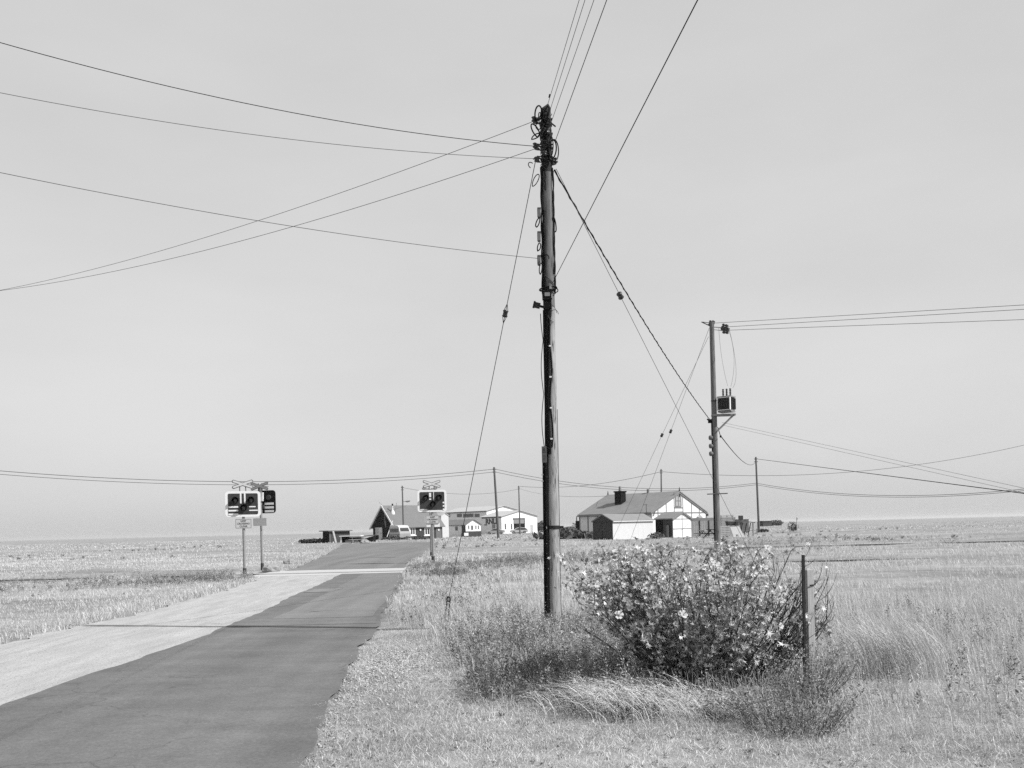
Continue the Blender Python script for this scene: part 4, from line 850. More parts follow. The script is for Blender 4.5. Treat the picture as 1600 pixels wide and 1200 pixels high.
# ------------------------------------------------------------------ vehicles
def car(px, d, rz, L_, W, H_, body_m, label, prof, wheels, roofz, shape='hatch'):
    root = thing('parked_car', spot(px, d), rz, label, 'car', 'parked cars'); n_ = len(prof)
    # side profile (x, z) lofted across the width with tumblehome
    secs = [(-.5, .90, 0), (-.47, 1, 0), (.47, 1, 0), (.5, .90, 0)]; belt = .62*H_
    vs_ = []; 
    for sy_, k_, _ in secs:
        for (x, z) in prof:
            tum = 1 if z < belt else 1-.22*(z-belt)/(H_-belt)
            vs_.append((x*L_*(k_ if abs(x) > .4 else 1), sy_*W*tum, z*k_+(1-k_)*.3))
    fs_ = [(s*n_+i, s*n_+(i+1) % n_, (s+1)*n_+(i+1) % n_, (s+1)*n_+i) for s in range(3) for i in range(n_)]+[tuple(range(n_)), tuple(range(3*n_, 4*n_))[::-1]]
    MB().add(vs_, fs_).build('body', body_m, root)
    top_ = [(x, z) for x, z in prof if z > belt]
    gl = MB()
    xs_ = [p[0] for p in top_]; xa, xb = min(xs_), max(xs_)
    for sg in (-1, 1):
        c_ = [Vector(((x*.93+.0)*L_, sg*W*.5*(1-.22*max(0, (z*.94+.03-belt))/(H_-belt))+sg*.012, max(belt+.04, z*.93))) for x, z in top_]
        mid = len(c_)//2; gl.prism(c_, (0, -sg*.02, 0))
    gl.build('side_window', M['glass'], root)
    for wx_ in wheels:
        for sg in (-1, 1):
            mb = MB(); mb.tube([(wx_*L_, sg*W*.5-sg*.2, .31), (wx_*L_, sg*W*.5+sg*.01, .31)], .32, 18, smooth=False); wh = mb.build('wheel', M['rubber'], root)
            MB().tube([(wx_*L_, sg*W*.5-sg*.05, .31), (wx_*L_, sg*W*.5+sg*.02, .31)], .19, 14).build('hubcap', M['grey'], wh)
    for sg in (-1, 1): MB().box((L_*.485, sg*W*.34, .68*H_*.75), (.08, .3, .14)).build('headlight', M['curtain'], root)
    for sg in (-1, 1): MB().box((-L_*.485, sg*W*.36, .68*H_*.78), (.08, .22, .16)).build('tail_light', M['midgrey'], root)
    return root
hatch = [(-.5, .35), (-.5, .75), (-.485, .95), (-.40, 1.28), (-.30, 1.42), (-.05, 1.46), (.10, 1.40), (.26, 1.02), (.44, .86), (.495, .68), (.5, .35), (.40, .28), (-.40, .28)]
sal = [(-.5, .35), (-.5, .78), (-.48, .92), (-.33, .98), (-.20, 1.30), (-.02, 1.38), (.10, 1.32), (.25, .97), (.45, .84), (.495, .68), (.5, .35), (.40, .28), (-.40, .28)]
car(811, 222, R(183), 4.1, 1.7, 1.46, M['car'], 'white hatchback parked in front of the open boathouse door', hatch, (-.3, .31), 1.4)
car(774, 222, R(176), 4.4, 1.72, 1.38, M['carl'], 'pale saloon car parked below the RNLI letters', sal, (-.31, .31), 1.4)
car(894, 236, R(-2), 4.2, 1.7, 1.46, M['carl'], 'distant pale car parked between the main pole and the white bungalow', hatch, (-.3, .31), 1.4)
# camper van beside the cottage
vr = thing('camper_van', spot(625, 136), R(-58), 'white topped camper van parked in front of the black cottage', 'van')
prof = [(-1.75, .35), (-1.78, 1.1), (-1.72, 1.75), (-1.5, 1.98), (-.2, 2.08), (1.0, 2.0), (1.35, 1.75), (1.68, 1.2), (1.75, .9), (1.75, .35)]
n_ = len(prof); vs_ = [(x, y*.84*(1-.10*max(0, z-1.1)), z) for y in (-1, 1) for x, z in prof]
MB().add(vs_, [(i, (i+1) % n_, n_+(i+1) % n_, n_+i) for i in range(n_)]+[tuple(range(n_))[::-1], tuple(range(n_, 2*n_))]).build('body', M['carl'], vr)
pr = [(x, z) for x, z in prof if z > 1.7]; MB().add([(x*1.01, y*.84*(1-.10*max(0, z-1.1))*1.02, z+.02) for y in (-1, 1) for x, z in pr], [(i, i+1, len(pr)+i+1, len(pr)+i) for i in range(len(pr)-1)]+[tuple(range(len(pr)))[::-1], tuple(range(len(pr), 2*len(pr)))]).build('roof', M['white'], vr)
for (a, b) in ((-1.45, -.65), (-.5, .3), (.45, 1.15)): MB().b2((a, -.85, 1.12), (b, -.80, 1.6)).build('side_window', M['midgrey'], vr)
MB().prism([Vector((1.40, -.62, 1.68)), Vector((1.40, .62, 1.68)), Vector((1.66, .68, 1.24)), Vector((1.66, -.68, 1.24))], (.05, 0, .02)).build('windscreen', M['glass'], vr)
mb = MB(); mb.b2((-1.75, -.875, .72), (1.7, -.845, .80)); mb.b2((-1.7, -.87, .4), (1.7, -.845, .5)); mb.build('trim', M['midgrey'], vr)
for x in (-1.1, 1.1):
    for sg in (-1, 1): wh = MB().tube([(x, sg*.65, .33), (x, sg*.87, .33)], .33, 16, smooth=False).build('wheel', M['rubber'], vr); MB().tube([(x, sg*.8, .33), (x, sg*.885, .33)], .18, 12).build('hubcap', M['pale'], wh)

# ------------------------------------------------------------------ yard of the black cottage
fb = Fr(515, 120, 48); bx0 = fb.F(504.5, 831)[0]; by1 = fb.G(546.5, 831)[0]; bh = fb.G(530, 830)[1]
bs = thing('flat_roof_shed', fb.o, fb.rz, 'flat roofed timber shed with a black end wall, furthest left of the cottage sheds', 'shed')
MB().b2((bx0, 0, -.4), (0, by1, bh)).build('wall', M['darkgrey'], bs); MB().b2((bx0, -.03, -.4), (0, -.003, bh-.02)).build('end_wall', M['blackw'], bs)
MB().b2((bx0-.35, -.35, bh), (.35, by1+.2, bh+.12)).build('roof', M['midgrey'], bs)
mb = MB(); strip_on(mb, 'x', by1*.02, -.3, by1*.02, bh, .14); strip_on(mb, 'x', by1*.2, -.2, by1*.28, bh-.1, .08); mb.build('batten', M['midgrey'], bs)
pl = thing('leaning_plank', spot(525, 118), 0, 'pale plank leaning against the flat roofed timber shed', 'plank'); A_ = at(520.5, 830, 118.5)-pl.location; MB().bar((0, 0, 0), A_, .22, .08).build('board', M['pallet'], pl)
f3 = Fr(535, 112, 30); h3 = f3.G(550, 838)[1]; ex = f3.G(560, 838)[0]*.9
ls = thing('open_shed', f3.o, 0, 'low open fronted shelter with a pale flat roof, beside the flat roofed shed', 'shed')
wI = (560-535)/F*112; mb = MB(); mb.b2((-.2, 0, 0), (-.05, 2, h3)); mb.b2((wI, 0, 0), (wI+.1, 2, h3)); mb.b2((-.05, 1.8, 0), (wI, 2, h3)); mb.build('wall', M['black'], ls)
MB().b2((-.35, -.2, h3), (wI+.3, 2.2, h3+.10)).build('roof', M['pale'], ls); MB().b2((.35, -.02, -.1), (wI-.02, .04, h3*.52)).build('front_panel', M['midgrey'], ls); MB().b2((-.22, -.06, -.1), (-.06, -.005, h3)).build('post', M['pale'], ls)
f4 = spot(573, 116); ws = thing('lean_to_shed', f4, 0, 'low black lean to with a sloping roof touching the left corner of the cottage', 'shed')
MB().prism([Vector((-.9, 0, -.3)), Vector((.8, 0, -.3)), Vector((.8, 0, .75)), Vector((-.9, 0, .25))], (0, 2.2, 0)).build('wall', M['blackw'], ws); MB().prism([Vector((-1.6, -.1, .62)), Vector((.8, -.1, .80)), Vector((.8, -.1, .88)), Vector((-1.6, -.1, .70))], (0, 2.4, 0)).build('roof', M['darkgrey'], ws)
def picnic(px, d, rz, label, m1, k_=1.0):
    pt = thing('picnic_table', spot(px, d), rz, label, 'picnic table', 'picnic tables')
    MB().b2((-.9*k_, -.35*k_, .70*k_), (.9*k_, .35*k_, .75*k_)).build('table_top', M[m1], pt)
    for sg in (-1, 1): MB().b2((-.9*k_, sg*.72*k_-.12, .42*k_), (.9*k_, sg*.72*k_+.12, .46*k_)).build('seat', M[m1], pt)
    for x in (-.6, .6):
        for sg in (-1, 1): MB().bar((x*k_, sg*.65*k_, -.05), (x*k_, -sg*.08*k_, .70*k_), .09, .05).build('leg', M[m1], pt)
        MB().b2((x*k_-.02, -.75*k_, .36*k_), (x*k_+.02, .75*k_, .42*k_)).build('crossbar', M[m1], pt)
    return pt
picnic(559, 108, R(20), 'pale picnic table between the open shelter and the black lean to', 'pallet')
picnic(1110, 84, R(80), 'dark picnic table in front of the fence, beside the transformer pole', 'black', 1.0)
picnic(1098, 88, R(70), 'pale picnic table in front of the fence panels near the white shed', 'pallet', .9)
for (px, d, p2, r2, lab) in ((602.5, 139, (614, 812), .05, 'long pale pole leaning against the black gable'), (584, 139, (583, 838), .1, 'short pale post at the left corner of the black cottage')):
    b = spot(px, d); o = thing('leaning_pole', b, 0, lab, 'pole'); MB().tube([(0, 0, -.1), at(p2[0], p2[1], 140.5)-b], r2, 8).build('pole', M['pale'], o)
# boulders and pale items in the yard
def rock(px, d, s, lab, m='stone', group=None, zs=.7):
    b = spot(px, d); rn = random.Random(px*7+d); mb = MB(); N, Mm = 10, 6; vs_ = []
    for j in range(Mm+1):
        for i in range(N):
            th = math.pi*j/Mm; ph = 2*math.pi*i/N; r = s*(1+rn.uniform(-.18, .18)) if 0 < j < Mm else s; vs_.append((r*math.sin(th)*math.cos(ph), r*math.sin(th)*math.sin(ph), r*zs*math.cos(th)+s*.15))
    mb.add(vs_, [(j*N+i, j*N+(i+1) % N, (j+1)*N+(i+1) % N, (j+1)*N+i) for j in range(Mm) for i in range(N)]); o = mb.build('boulder', M[m], loc=b); tag(o, lab, 'stone', group); return o
rock(570, 106, .5, 'pale rounded boulder in the grass left of the cottage door'); rock(424, 36.5, .33, 'pale lump of concrete beside the left hand crossing signals'); rock(452, 42, .28, 'dark topped stone in the grass left of the far road')
rock(640, 128, .35, 'boulder in the border in front of the camper van')

# ------------------------------------------------------------------ fence, pallets and frames by the right-hand bungalow
def gpt(px, d): return spot(px, d)
a, b = spot(1079, 94), spot(1150, 97)
fe = thing('panel_fence', a, 0, 'grey vertical boarded fence running right from the small shed', 'fence'); v = b-a
h_ = at(1100, 813.5, 94.5).z-a.z; mb = MB(); rn = random.Random(3)
for i in range(46):
    p = v*(i/46); q = v*((i+.9)/46); mb.prism([Vector((p.x, p.y, -.2)), Vector((q.x, q.y, -.2)), Vector((q.x, q.y, h_+rn.uniform(-.06, .03))), Vector((p.x, p.y, h_+rn.uniform(-.06, .03)))], (0, .02+.02*(i % 2), 0))
mb.build('boards', M['fencew'], fe)
for i in range(6): p = v*(i/5); MB().b2((p.x-.05, p.y-.1, -.2), (p.x+.05, p.y-.003, h_+.02)).build('fence_post', M['darkgrey'], fe)
MB().prism([Vector((0, .06, h_-.05)), Vector((v.x, v.y+.06, h_-.05)), Vector((v.x, v.y+.06, h_+.28)), Vector((0, .06, h_+.28))], (0, .03, 0)).build('top_screen', M['midgrey'], fe)
def pallet(c, rz, label, tilt=0):
    o = thing('pallet', c, rz, label, 'pallet', 'wooden pallets'); 
    for i in range(7): MB().b2((-.6, -.05, .02+i*.15), (.6, -.02, .11+i*.15)).build('slat', M['pallet'], o)
    for x in (-.55, 0, .55): MB().b2((x-.05, -.018, 0), (x+.05, .07, 1.05)).build('bearer', M['pallet'], o)
    o.rotation_euler = (R(tilt), 0, rz); return o
pallet(spot(1131, 84), R(10), 'pale pallet standing on edge, just right of the transformer pole', -8); pallet(spot(1146, 85), R(-6), 'pallet propped behind the white leaning board', -12); pallet(spot(1137, 88)+Vector((0, 0, .95)), R(5), 'pallet resting on top of the two lower ones', -4)
fr_ = thing('crate_frame', spot(1166, 86), R(-15), 'open timber frame with a sloping top beside the pallets', 'frame')
for x in (-.6, .6):
    for y in (-.3, .4): MB().b2((x-.05, y-.05, -.1), (x+.05, y+.05, 1.2+.2*(x < 0))).build('leg', M['pallet'], fr_)
MB().prism([Vector((-.8, -.45, 1.42)), Vector((.8, -.45, 1.2)), Vector((.8, -.45, 1.28)), Vector((-.8, -.45, 1.5))], (0, .95, 0)).build('top', M['fencew'], fr_)
for i in range(3): MB().bar((-.5+.35*i, -.2, .2), (-.3+.35*i, .2, 1.2), .06, .06).build('brace', M['darkgrey'], fr_)
b = spot(1154, 80); bo = thing('white_board', b, R(-10), 'blank white board leaning back against the pallets', 'board'); mb = MB(); mb.prism([Vector((-.35, 0, -.05)), Vector((.5, -.05, -.02)), Vector((.1, .35, .92)), Vector((-.62, .4, .88))], (.0, .04, .02)); mb.build('panel', M['pale'], bo)
cr_ = thing('grey_bin', spot(1147, 87)+Vector((0, 0, 1.0)), R(12), 'dark grey tub lying on top of the pallets behind the leaning board', 'tub'); MB().prism([Vector((-.6, -.3, 0)), Vector((.6, -.3, .05)), Vector((.75, -.3, .32)), Vector((-.7, -.3, .4))], (0, .6, 0)).build('shell', M['darkgrey'], cr_); MB().b2((-.7, -.33, .41), (.75, .33, .45)).build('rim', M['grey'], cr_)
# low wall / hedge line behind, far hut, marker post, far bush
hb = thing('boarded_screen', spot(1150, 118), 0, 'long low grey screen wall behind the pallets', 'screen'); z_ = at(1150, 811.5, 118).z-hb.location.z
MB().b2((-5.5, 0, -.3), (1.6, .12, z_)).build('screen_panel', M['midgrey'], hb); MB().b2((.4, -.1, z_), (.9, .3, z_+.45)).build('cap_block', M['darkgrey'], hb); MB().b2((-2.2, -.1, z_), (-1.8, .2, z_+.2)).build('cap_block', M['darkgrey'], hb)
gf = thing('wire_gate', spot(1172, 92), R(-5), 'thin rectangular metal frame right of the timber frame', 'gate'); mb = MB(); 
for (a, b) in (((-.7, 0, 0), (-.7, 0, 1.3)), ((.7, 0, 0), (.7, 0, 1.3)), ((-.7, 0, 1.3), (.7, 0, 1.3)), ((-.7, 0, .5), (.7, 0, .5))): mb.tube([a, b], .025, 6)
mb.build('gate_frame', M['grey'], gf)
hu = thing('far_hut', spot(1195, 260), R(20), 'long dark flat hut far off on the right horizon', 'hut'); MB().b2((-1.2, -1, .2), (1.6, 1, 1.5)).build('wall', M['darkgrey'], hu); MB().b2((-1.4, -1.2, 1.5), (1.8, 1.2, 1.65)).build('roof', M['midgrey'], hu)
mp2 = thing('marker_post', spot(1246, 100), 0, 'slim white marker post alone in the right field', 'post'); tz = at(1246, 808, 100).z-mp2.location.z; MB().tube([(0, 0, -.1), (-.03, 0, tz)], .055, 8).build('post', M['signgrey'], mp2); MB().box((0, 0, tz*.9), (.16, .06, .2)).build('plate', M['grey'], mp2)
# fence posts at the right edge of the photograph
b = spot(1257, 8.7); z1 = at(1254, 867, 8.7).z-b.z; sp1 = thing('metal_stake', b, 0, 'thin dark metal stake, taller of the two posts at the right edge', 'stake')
ang = MB(); lx_ = at(1254, 867, 8.7).x-b.x
ang.prism([Vector((0, 0, -.2)), Vector((.02, 0, -.2)), Vector((.02+lx_, 0, z1)), Vector((lx_, 0, z1))], (0, .005, 0)); ang.prism([Vector((0, .006, -.2)), Vector((.005, .006, -.2)), Vector((.005+lx_, .006, z1)), Vector((lx_, .006, z1))], (0, .028, 0)); ang.build('angle_bar', M['steel'], sp1)
b = spot(1266, 9.1); z1 = at(1264, 889, 9.1).z-b.z; sp2 = thing('wooden_post', b, R(28), 'weathered square wooden post behind the thin metal stake', 'fence post')
mb = MB(); mb.b2((-.04, -.04, -.2), (.04, .04, z1-.01)); mb.add([(-.04, -.04, z1-.01), (.04, -.04, z1-.01), (.04, .04, z1-.01), (-.04, .04, z1-.01), (0, 0, z1+.012)], [(0, 1, 4), (1, 2, 4), (2, 3, 4), (3, 0, 4)]); mb.build('post', M['postwood'], sp2)
MB().tube([(-.03, -.06, z1-.15), (.05, -.045, z1-.15)], .006, 6).build('nail', M['dark'], sp2)

# ------------------------------------------------------------------ vegetation
def blade_geo(P, h, w_, az, lean, tone, wd=None):
    """three-point tapering blades; P (N,3), h height, w_ width, az lean direction, lean amount 0..1"""
    N = len(P); wa = rng.uniform(0, 2*np.pi, N) if wd is None else wd
    W = np.stack([np.cos(wa), np.sin(wa), np.zeros(N)], 1)*(w_/2)[:, None]
    D = np.stack([np.cos(az), np.sin(az), np.zeros(N)], 1)
    up = np.array([0, 0, 1.0])
    mid = P+D*(h*lean*.28)[:, None]+up*(h*(.58-.12*lean))[:, None]
    tip = P+D*(h*lean*.95)[:, None]+up*(h*np.clip(1-.62*lean**1.5, .12, 1))[:, None]
    V_ = np.stack([P-W, P+W, mid+W*.8, mid-W*.8, tip], 1).reshape(-1, 3)
    k = np.arange(N)[:, None]*5
    f = np.concatenate([k, k+1, k+2, k+3, k+3, k+2, k+4], 1).ravel(); nv = np.tile([4, 3], N)
    return V_, f, nv, np.repeat(tone, 5)
def merge(parts):
    V_, F_, NV, T_ = [], [], [], []; o = 0
    for v, f, nv, t in parts: V_.append(v); F_.append(f+o); NV.append(nv); T_.append(t); o += len(v)
    return np.concatenate(V_), np.concatenate(F_), np.concatenate(NV), np.concatenate(T_)
def stuff(name, parts, m, label, cat):
    o = obj(name, np_mesh(name, *merge(parts)[:3], m, merge(parts)[3])); return tag(o, label, cat, kind='stuff')
def scatter(n, x0, x1, y0, y1, dens=None):
    x = rng.uniform(x0, x1, n); y = rng.uniform(y0, y1, n)
    k = ~on_road(x, y, .0+(vnoise(x, y, 2.2, 9)-.6)*.35)
    k &= ~((x > -9.5) & (x < -3.9) & (y > 33.6) & (y < 37.2))
    k &= np.abs(x) < (y*.60+1.2)
    if dens is not None: k &= rng.random(n) < dens(x, y)
    return x[k], y[k]
def PT(x, y): return np.stack([x, y, gzn(x, y)-.01], 1)
def weeds(x, y, h, tone, nl=26, lw=.012, ll=.03, spread=.25):
    n = len(x); P = PT(x, y); az = rng.uniform(0, 2*np.pi, n); ln = rng.uniform(.05, .35, n)
    st = blade_geo(P, h, np.full(n, .004), az, ln, tone*.7)
    k = nl; t = rng.uniform(.18, 1, (n, k)); D = np.stack([np.cos(az), np.sin(az), np.zeros(n)], 1)
    base_ = P[:, None, :]+D[:, None, :]*(h*ln)[:, None, None]*(t**2)[..., None]*.9+np.array([0, 0, 1.])*(h[:, None]*t*.95)[..., None]
    a = rng.uniform(0, 2*np.pi, (n, k)); el = rng.uniform(-.1, 1.1, (n, k)); L_ = rng.uniform(.6, 1.3, (n, k))*ll*(1.25-.6*t)
    d = np.stack([np.cos(a)*np.cos(el), np.sin(a)*np.cos(el), np.sin(el)], -1)
    br = rng.uniform(0, spread, (n, k))*h[:, None]*(1-t*.6)*.5
    base_ = base_+d*br[..., None]*np.array([1, 1, .3])
    s = np.cross(d, rng.normal(size=(n, k, 3))); s /= np.linalg.norm(s, axis=-1, keepdims=True)+1e-9; s = s*(L_*lw/ll)[..., None]
    tip = base_+d*L_[..., None]; mid = base_+d*(L_*.45)[..., None]
    V_ = np.stack([base_, mid+s/2, tip, mid-s/2], 2).reshape(-1, 3); q = np.arange(n*k)[:, None]*4
    return [st, (V_, np.concatenate([q, q+1, q+2, q+3], 1).ravel(), np.full(n*k, 4), np.repeat((tone[:, None]*rng.uniform(.65, 1.3, (n, k))).ravel(), 4))]
# region masks (world metres)
def scrub_line(x):    # near border of the scrub: y as function of x
    return np.interp(x, [-3.2, -2.4, -1.56, -.73, -.33, .53, 1.7, 2.2, 4, 8, 20], [25, 18.5, 14.9, 11.3, 8.7, 7.9, 7.35, 6.95, 6.6, 6.4, 5.5])
def in_scrub(x, y, soft=.5): return np.clip((y-scrub_line(x)+(vnoise(x, y, 1.5, 21)-.5)*1.0)/soft, 0, 1)
def gravel(x, y): return np.exp(-(((x+1.55)/.55)**2+((y-11.3)/1.5)**2)**2)
def tonev(n, a=.75, b=1.15): return rng.uniform(a, b, n)

# 1 short dry turf of the verge
parts = []
x, y = scatter(420000, -2.2, 9, 5.0, 19, lambda x, y: (1-in_scrub(x, y, .8)*.65)*(1-.85*gravel(x, y))*np.clip(1.25-(y-5)*.055, .3, 1)*(.55+.9*vnoise(x, y, 1.1, 31)))
n = len(x); cl = vnoise(x, y, 2.3, 4); h = rng.uniform(.02, .055, n)*(.6+.8*cl)
parts.append(blade_geo(PT(x, y)+np.array([0, 0, .008]), h, rng.uniform(.0018, .0042, n), rng.uniform(0, 2*np.pi, n), rng.uniform(.3, 1.5, n), tonev(n, .4, 1.3)*(.75+.4*vnoise(x, y, .9, 41))))
x, y = scatter(120000, -24, -5, 6, 34, lambda x, y: np.clip(1.3-(y-6)*.03, .3, 1))
n = len(x); parts.append(blade_geo(PT(x, y), rng.uniform(.04, .12, n), rng.uniform(.004, .009, n), rng.uniform(0, 2*np.pi, n), rng.uniform(.3, 1.3, n), tonev(n)))
stuff('short_grass', parts, V['straw'], 'short dry curled grass of the roadside verge', 'grass')

# medium grass between the mown verge and the scrub
parts = []
x, y = scatter(120000, -2.6, 9, 5.5, 20, lambda x, y: np.exp(-((y-scrub_line(x)+.1)/.75)**2)*np.clip(vnoise(x, y, 1.6, 33)*1.5, 0, 1)); n = len(x)
parts.append(blade_geo(PT(x, y), rng.uniform(.05, .26, n)*np.clip((y-scrub_line(x)+1.1)/1.2, .25, 1), rng.uniform(.0022, .004, n), rng.normal(math.pi, 1.2, n), rng.uniform(.2, 1.2, n), tonev(n, .5, 1.15)))
x, y = scatter(9000, -2.2, 9, 5.2, 19, lambda x, y: (vnoise(x, y, 3.5, 34) > .72)*1.0); n = len(x)
parts.append(blade_geo(PT(x, y), rng.uniform(.03, .07, n), rng.uniform(.004, .009, n), rng.uniform(0, 6.28, n), rng.uniform(.5, 1.5, n), tonev(n, .12, .45)))
x, y = scatter(26000, -2.2, 9, 5.2, 14); n = len(x)
parts.append(blade_geo(PT(x, y)+np.array([0, 0, .012]), rng.uniform(.05, .13, n), rng.uniform(.002, .0035, n), rng.uniform(0, 6.28, n), rng.uniform(1.5, 2.0, n), tonev(n, .9, 1.5)))
x, y = scatter(700, -2.2, 6, 5.2, 9, lambda x, y: 1-in_scrub(x, y)); n = len(x); wp_ = weeds(x, y, rng.uniform(.01, .05, n), rng.uniform(.15, .5, n), 16, .008, .02, 1.5); parts += wp_
for tab, sd in ((CONC, 1), (FAR, 1), (FAR, 2)):
    y = rng.uniform(tab[0][0] if tab is FAR else 8, tab[-1][0]-1, 4500); e = np.interp(y, [q[0] for q in tab], [q[sd] for q in tab]); x = e+(-1 if sd == 1 else 1)*np.abs(rng.normal(0, .35, 4500))+rng.uniform(-.1, .1, 4500); n = len(x)
    parts.append(blade_geo(PT(x, y)+np.array([0, 0, .02]), rng.uniform(.04, .2, n), rng.uniform(.005, .01, n), rng.uniform(0, 6.28, n), rng.uniform(.2, 1.2, n), tonev(n, .4, 1.2)))
stuff('medium_grass', parts, V['straw'], 'knee high rough grass and small herbs along the scrub edge', 'grass')
# 2 taller pale grass: scrub zone and the mid field
parts = []
x, y = scatter(150000, -4, 14, 6, 20, lambda x, y: in_scrub(x, y, 1.2)*(.35+.8*vnoise(x, y, .8, 51))*.9)
n = len(x); parts.append(blade_geo(PT(x, y), rng.uniform(.12, .38, n)*(.7+.6*vnoise(x, y, .7, 52)), rng.uniform(.003, .006, n), rng.normal(math.pi, 1.1, n), rng.uniform(.1, 1.0, n), tonev(n, .55, 1.1)))
x, y = scatter(230000, -9, 30, 17, 46, lambda x, y: np.clip(1.15-(y-17)*.022, .3, 1)*np.clip(-.35+2.0*vnoise(x, y, .45, 53)*(.5+vnoise(x, y, 1.7, 58)), .04, 1))
n = len(x); sc_ = 1+(y-17)*.03; parts.append(blade_geo(PT(x, y), rng.uniform(.06, .24, n)*(.5+.8*vnoise(x, y, .4, 54)), rng.uniform(.005, .009, n)*sc_, rng.normal(math.pi, 1.2, n), rng.uniform(.1, .9, n), tonev(n, .7, 1.15)))
x, y = scatter(170000, -42, -8, 16, 60, lambda x, y: np.clip(-.4+2.0*vnoise(x, y, .35, 55)*(.5+vnoise(x, y, 1.7, 59)), .03, 1)*((y > 31) | (x < -8.6)))
n = len(x); parts.append(blade_geo(PT(x, y), rng.uniform(.04, .15, n), rng.uniform(.005, .009, n)*(1+(y-17)*.02), rng.normal(math.pi, 1.2, n), rng.uniform(.3, 1.2, n), tonev(n, .85, 1.1)))
x, y = scatter(170000, -75, 75, 44, 125, lambda x, y: np.clip(-.5+2.0*vnoise(x, y, .10, 56)*(.5+vnoise(x, y, .7, 66)), .02, 1)*np.clip(1.4-y/100, .3, 1))
n = len(x); parts.append(blade_geo(PT(x, y), rng.uniform(.05, .18, n), rng.uniform(.012, .03, n)*(y/60), rng.normal(math.pi, 1.2, n), rng.uniform(.1, .8, n), tonev(n, .7, 1.1)))
x, y = scatter(60000, -140, 140, 110, 260, lambda x, y: np.clip(-.1+1.2*vnoise(x, y, .05, 57), 0, 1))
n = len(x); parts.append(blade_geo(PT(x, y), rng.uniform(.08, .22, n), rng.uniform(.06, .15, n), rng.normal(math.pi, 1.2, n), rng.uniform(.1, .8, n), tonev(n, .65, 1.05)))
stuff('tall_grass', parts, V['straw'], 'tall pale dry grass of the field and under the poles', 'grass')

# 3 leafy weeds: stems with many small leaves
parts = []
x, y = scatter(17000, -2.6, 7, 7, 17, lambda x, y: in_scrub(x, y, .6)*np.clip(-.05+1.5*vnoise(x, y, 1.0, 61)-.16*(y-13)*(y > 13), 0, 1)*np.clip((x+1.6)/1.2, 0, 1)*(1-np.clip((x-1.1)/.9, 0, .93)))
n = len(x); parts += weeds(x, y, rng.uniform(.14, .46, n)*(.6+.7*vnoise(x, y, .8, 62))*np.where(rng.random(n) < .04, 1.5, 1), rng.choice([.25, .5, .8, 1.2, 1.5], n)*rng.uniform(.8, 1.1, n), 30, .013, .036)
# darker clump at the near edge of the scrub
x, y = scatter(1500, -.6, 1.1, 8.2, 10.6, lambda x, y: np.exp(-((x-.15)/.55)**2-((y-9.3)/.8)**2)*in_scrub(x, y, .3)*np.clip(vnoise(x, y, 2.2, 64)*1.8-.3, 0, 1)); n = len(x)
parts += weeds(x, y, rng.uniform(.16, .40, n), rng.uniform(.25, .8, n), 34, .016, .034, .4)
# heather-dark bands in the middle distance and around the left signals
for (cx0, cy0, rx, ry, N_, t0) in ((-1.9, 32.5, 1.5, 3.2, 260, .6), (1.2, 38.0, 4.2, 3.0, 420, .65), (-3.1, 36, .7, 1.4, 110, .7), (-10.9, 32.3, 2.8, 2.2, 420, .75), (-15, 30.5, 5.5, 3.4, 200, .8), (6, 42, 6, 3, 260, .7), (16, 57, 9, 6, 300, .7), (-1.2, 21, 1, 3, 70, .7), (-2.2, 17.2, .5, 1, 40, .6)):
    x = rng.normal(cx0, rx*.6, N_*2); y = rng.normal(cy0, ry*.6, N_*2); k = ~on_road(x, y, .1) & (vnoise(x, y, .9, 65) > .42); x, y = x[k], y[k]; n = len(x); parts += weeds(x, y, rng.uniform(.10, .36, n), rng.uniform(t0*.6, t0*1.5, n), 24, .022, .05, .7)
x, y = scatter(2600, -55, 55, 50, 130, lambda x, y: np.clip((vnoise(x, y, .09, 63)-.6)*5, 0, 1)*.5); n = len(x)
parts += weeds(x, y, rng.uniform(.08, .25, n), rng.uniform(.6, 1.1, n), 16, .08, .16, .9)
stuff('weeds', parts, V['weed'], 'dark leafy weeds growing through the dry grass', 'weeds')

# 4 gravel on the verge
N_ = 3400; x = rng.normal(-1.45, .36, N_); y = rng.normal(11.5, 1.0, N_); e = edges_at(ASPH, y)[1]; k = (x > e+.02) & (x < e+1.3); x, y = x[k], y[k]
x2 = edges_at(ASPH, y2 := rng.uniform(5.5, 10, 300))[1]+np.abs(rng.normal(.03, .10, 300)); x = np.concatenate([x, x2]); y = np.concatenate([y, y2])
n = len(x); o8 = np.array([[1, 0, 0], [0, 1, 0], [-1, 0, 0], [0, -1, 0], [0, 0, 1], [0, 0, -1]], float); s_ = rng.uniform(.006, .02, n)
Vs = (o8[None]*rng.uniform(.6, 1.2, (n, 6, 1))*s_[:, None, None])*np.array([1.2, 1, .6]); a = rng.uniform(0, 6.28, n); ca, sa_ = np.cos(a)[:, None], np.sin(a)[:, None]
Vr = np.stack([Vs[..., 0]*ca-Vs[..., 1]*sa_, Vs[..., 0]*sa_+Vs[..., 1]*ca, Vs[..., 2]], -1)+(PT(x, y)+np.array([0, 0, .014]))[:, None]
tri = np.array([[0, 1, 4], [1, 2, 4], [2, 3, 4], [3, 0, 4], [1, 0, 5], [2, 1, 5], [3, 2, 5], [0, 3, 5]]); Fv = (np.arange(n)[:, None, None]*6+tri[None]).ravel()
o_ = obj('gravel', np_mesh('gravel', Vr.reshape(-1, 3), Fv, np.full(n*8, 3), mat('gravel_stone', .3, .85, .5, 14, attr=1), np.repeat(rng.uniform(.45, 1.5, n), 6))); tag(o_, 'loose pale gravel at the crumbling road edge', 'gravel', kind='stuff')

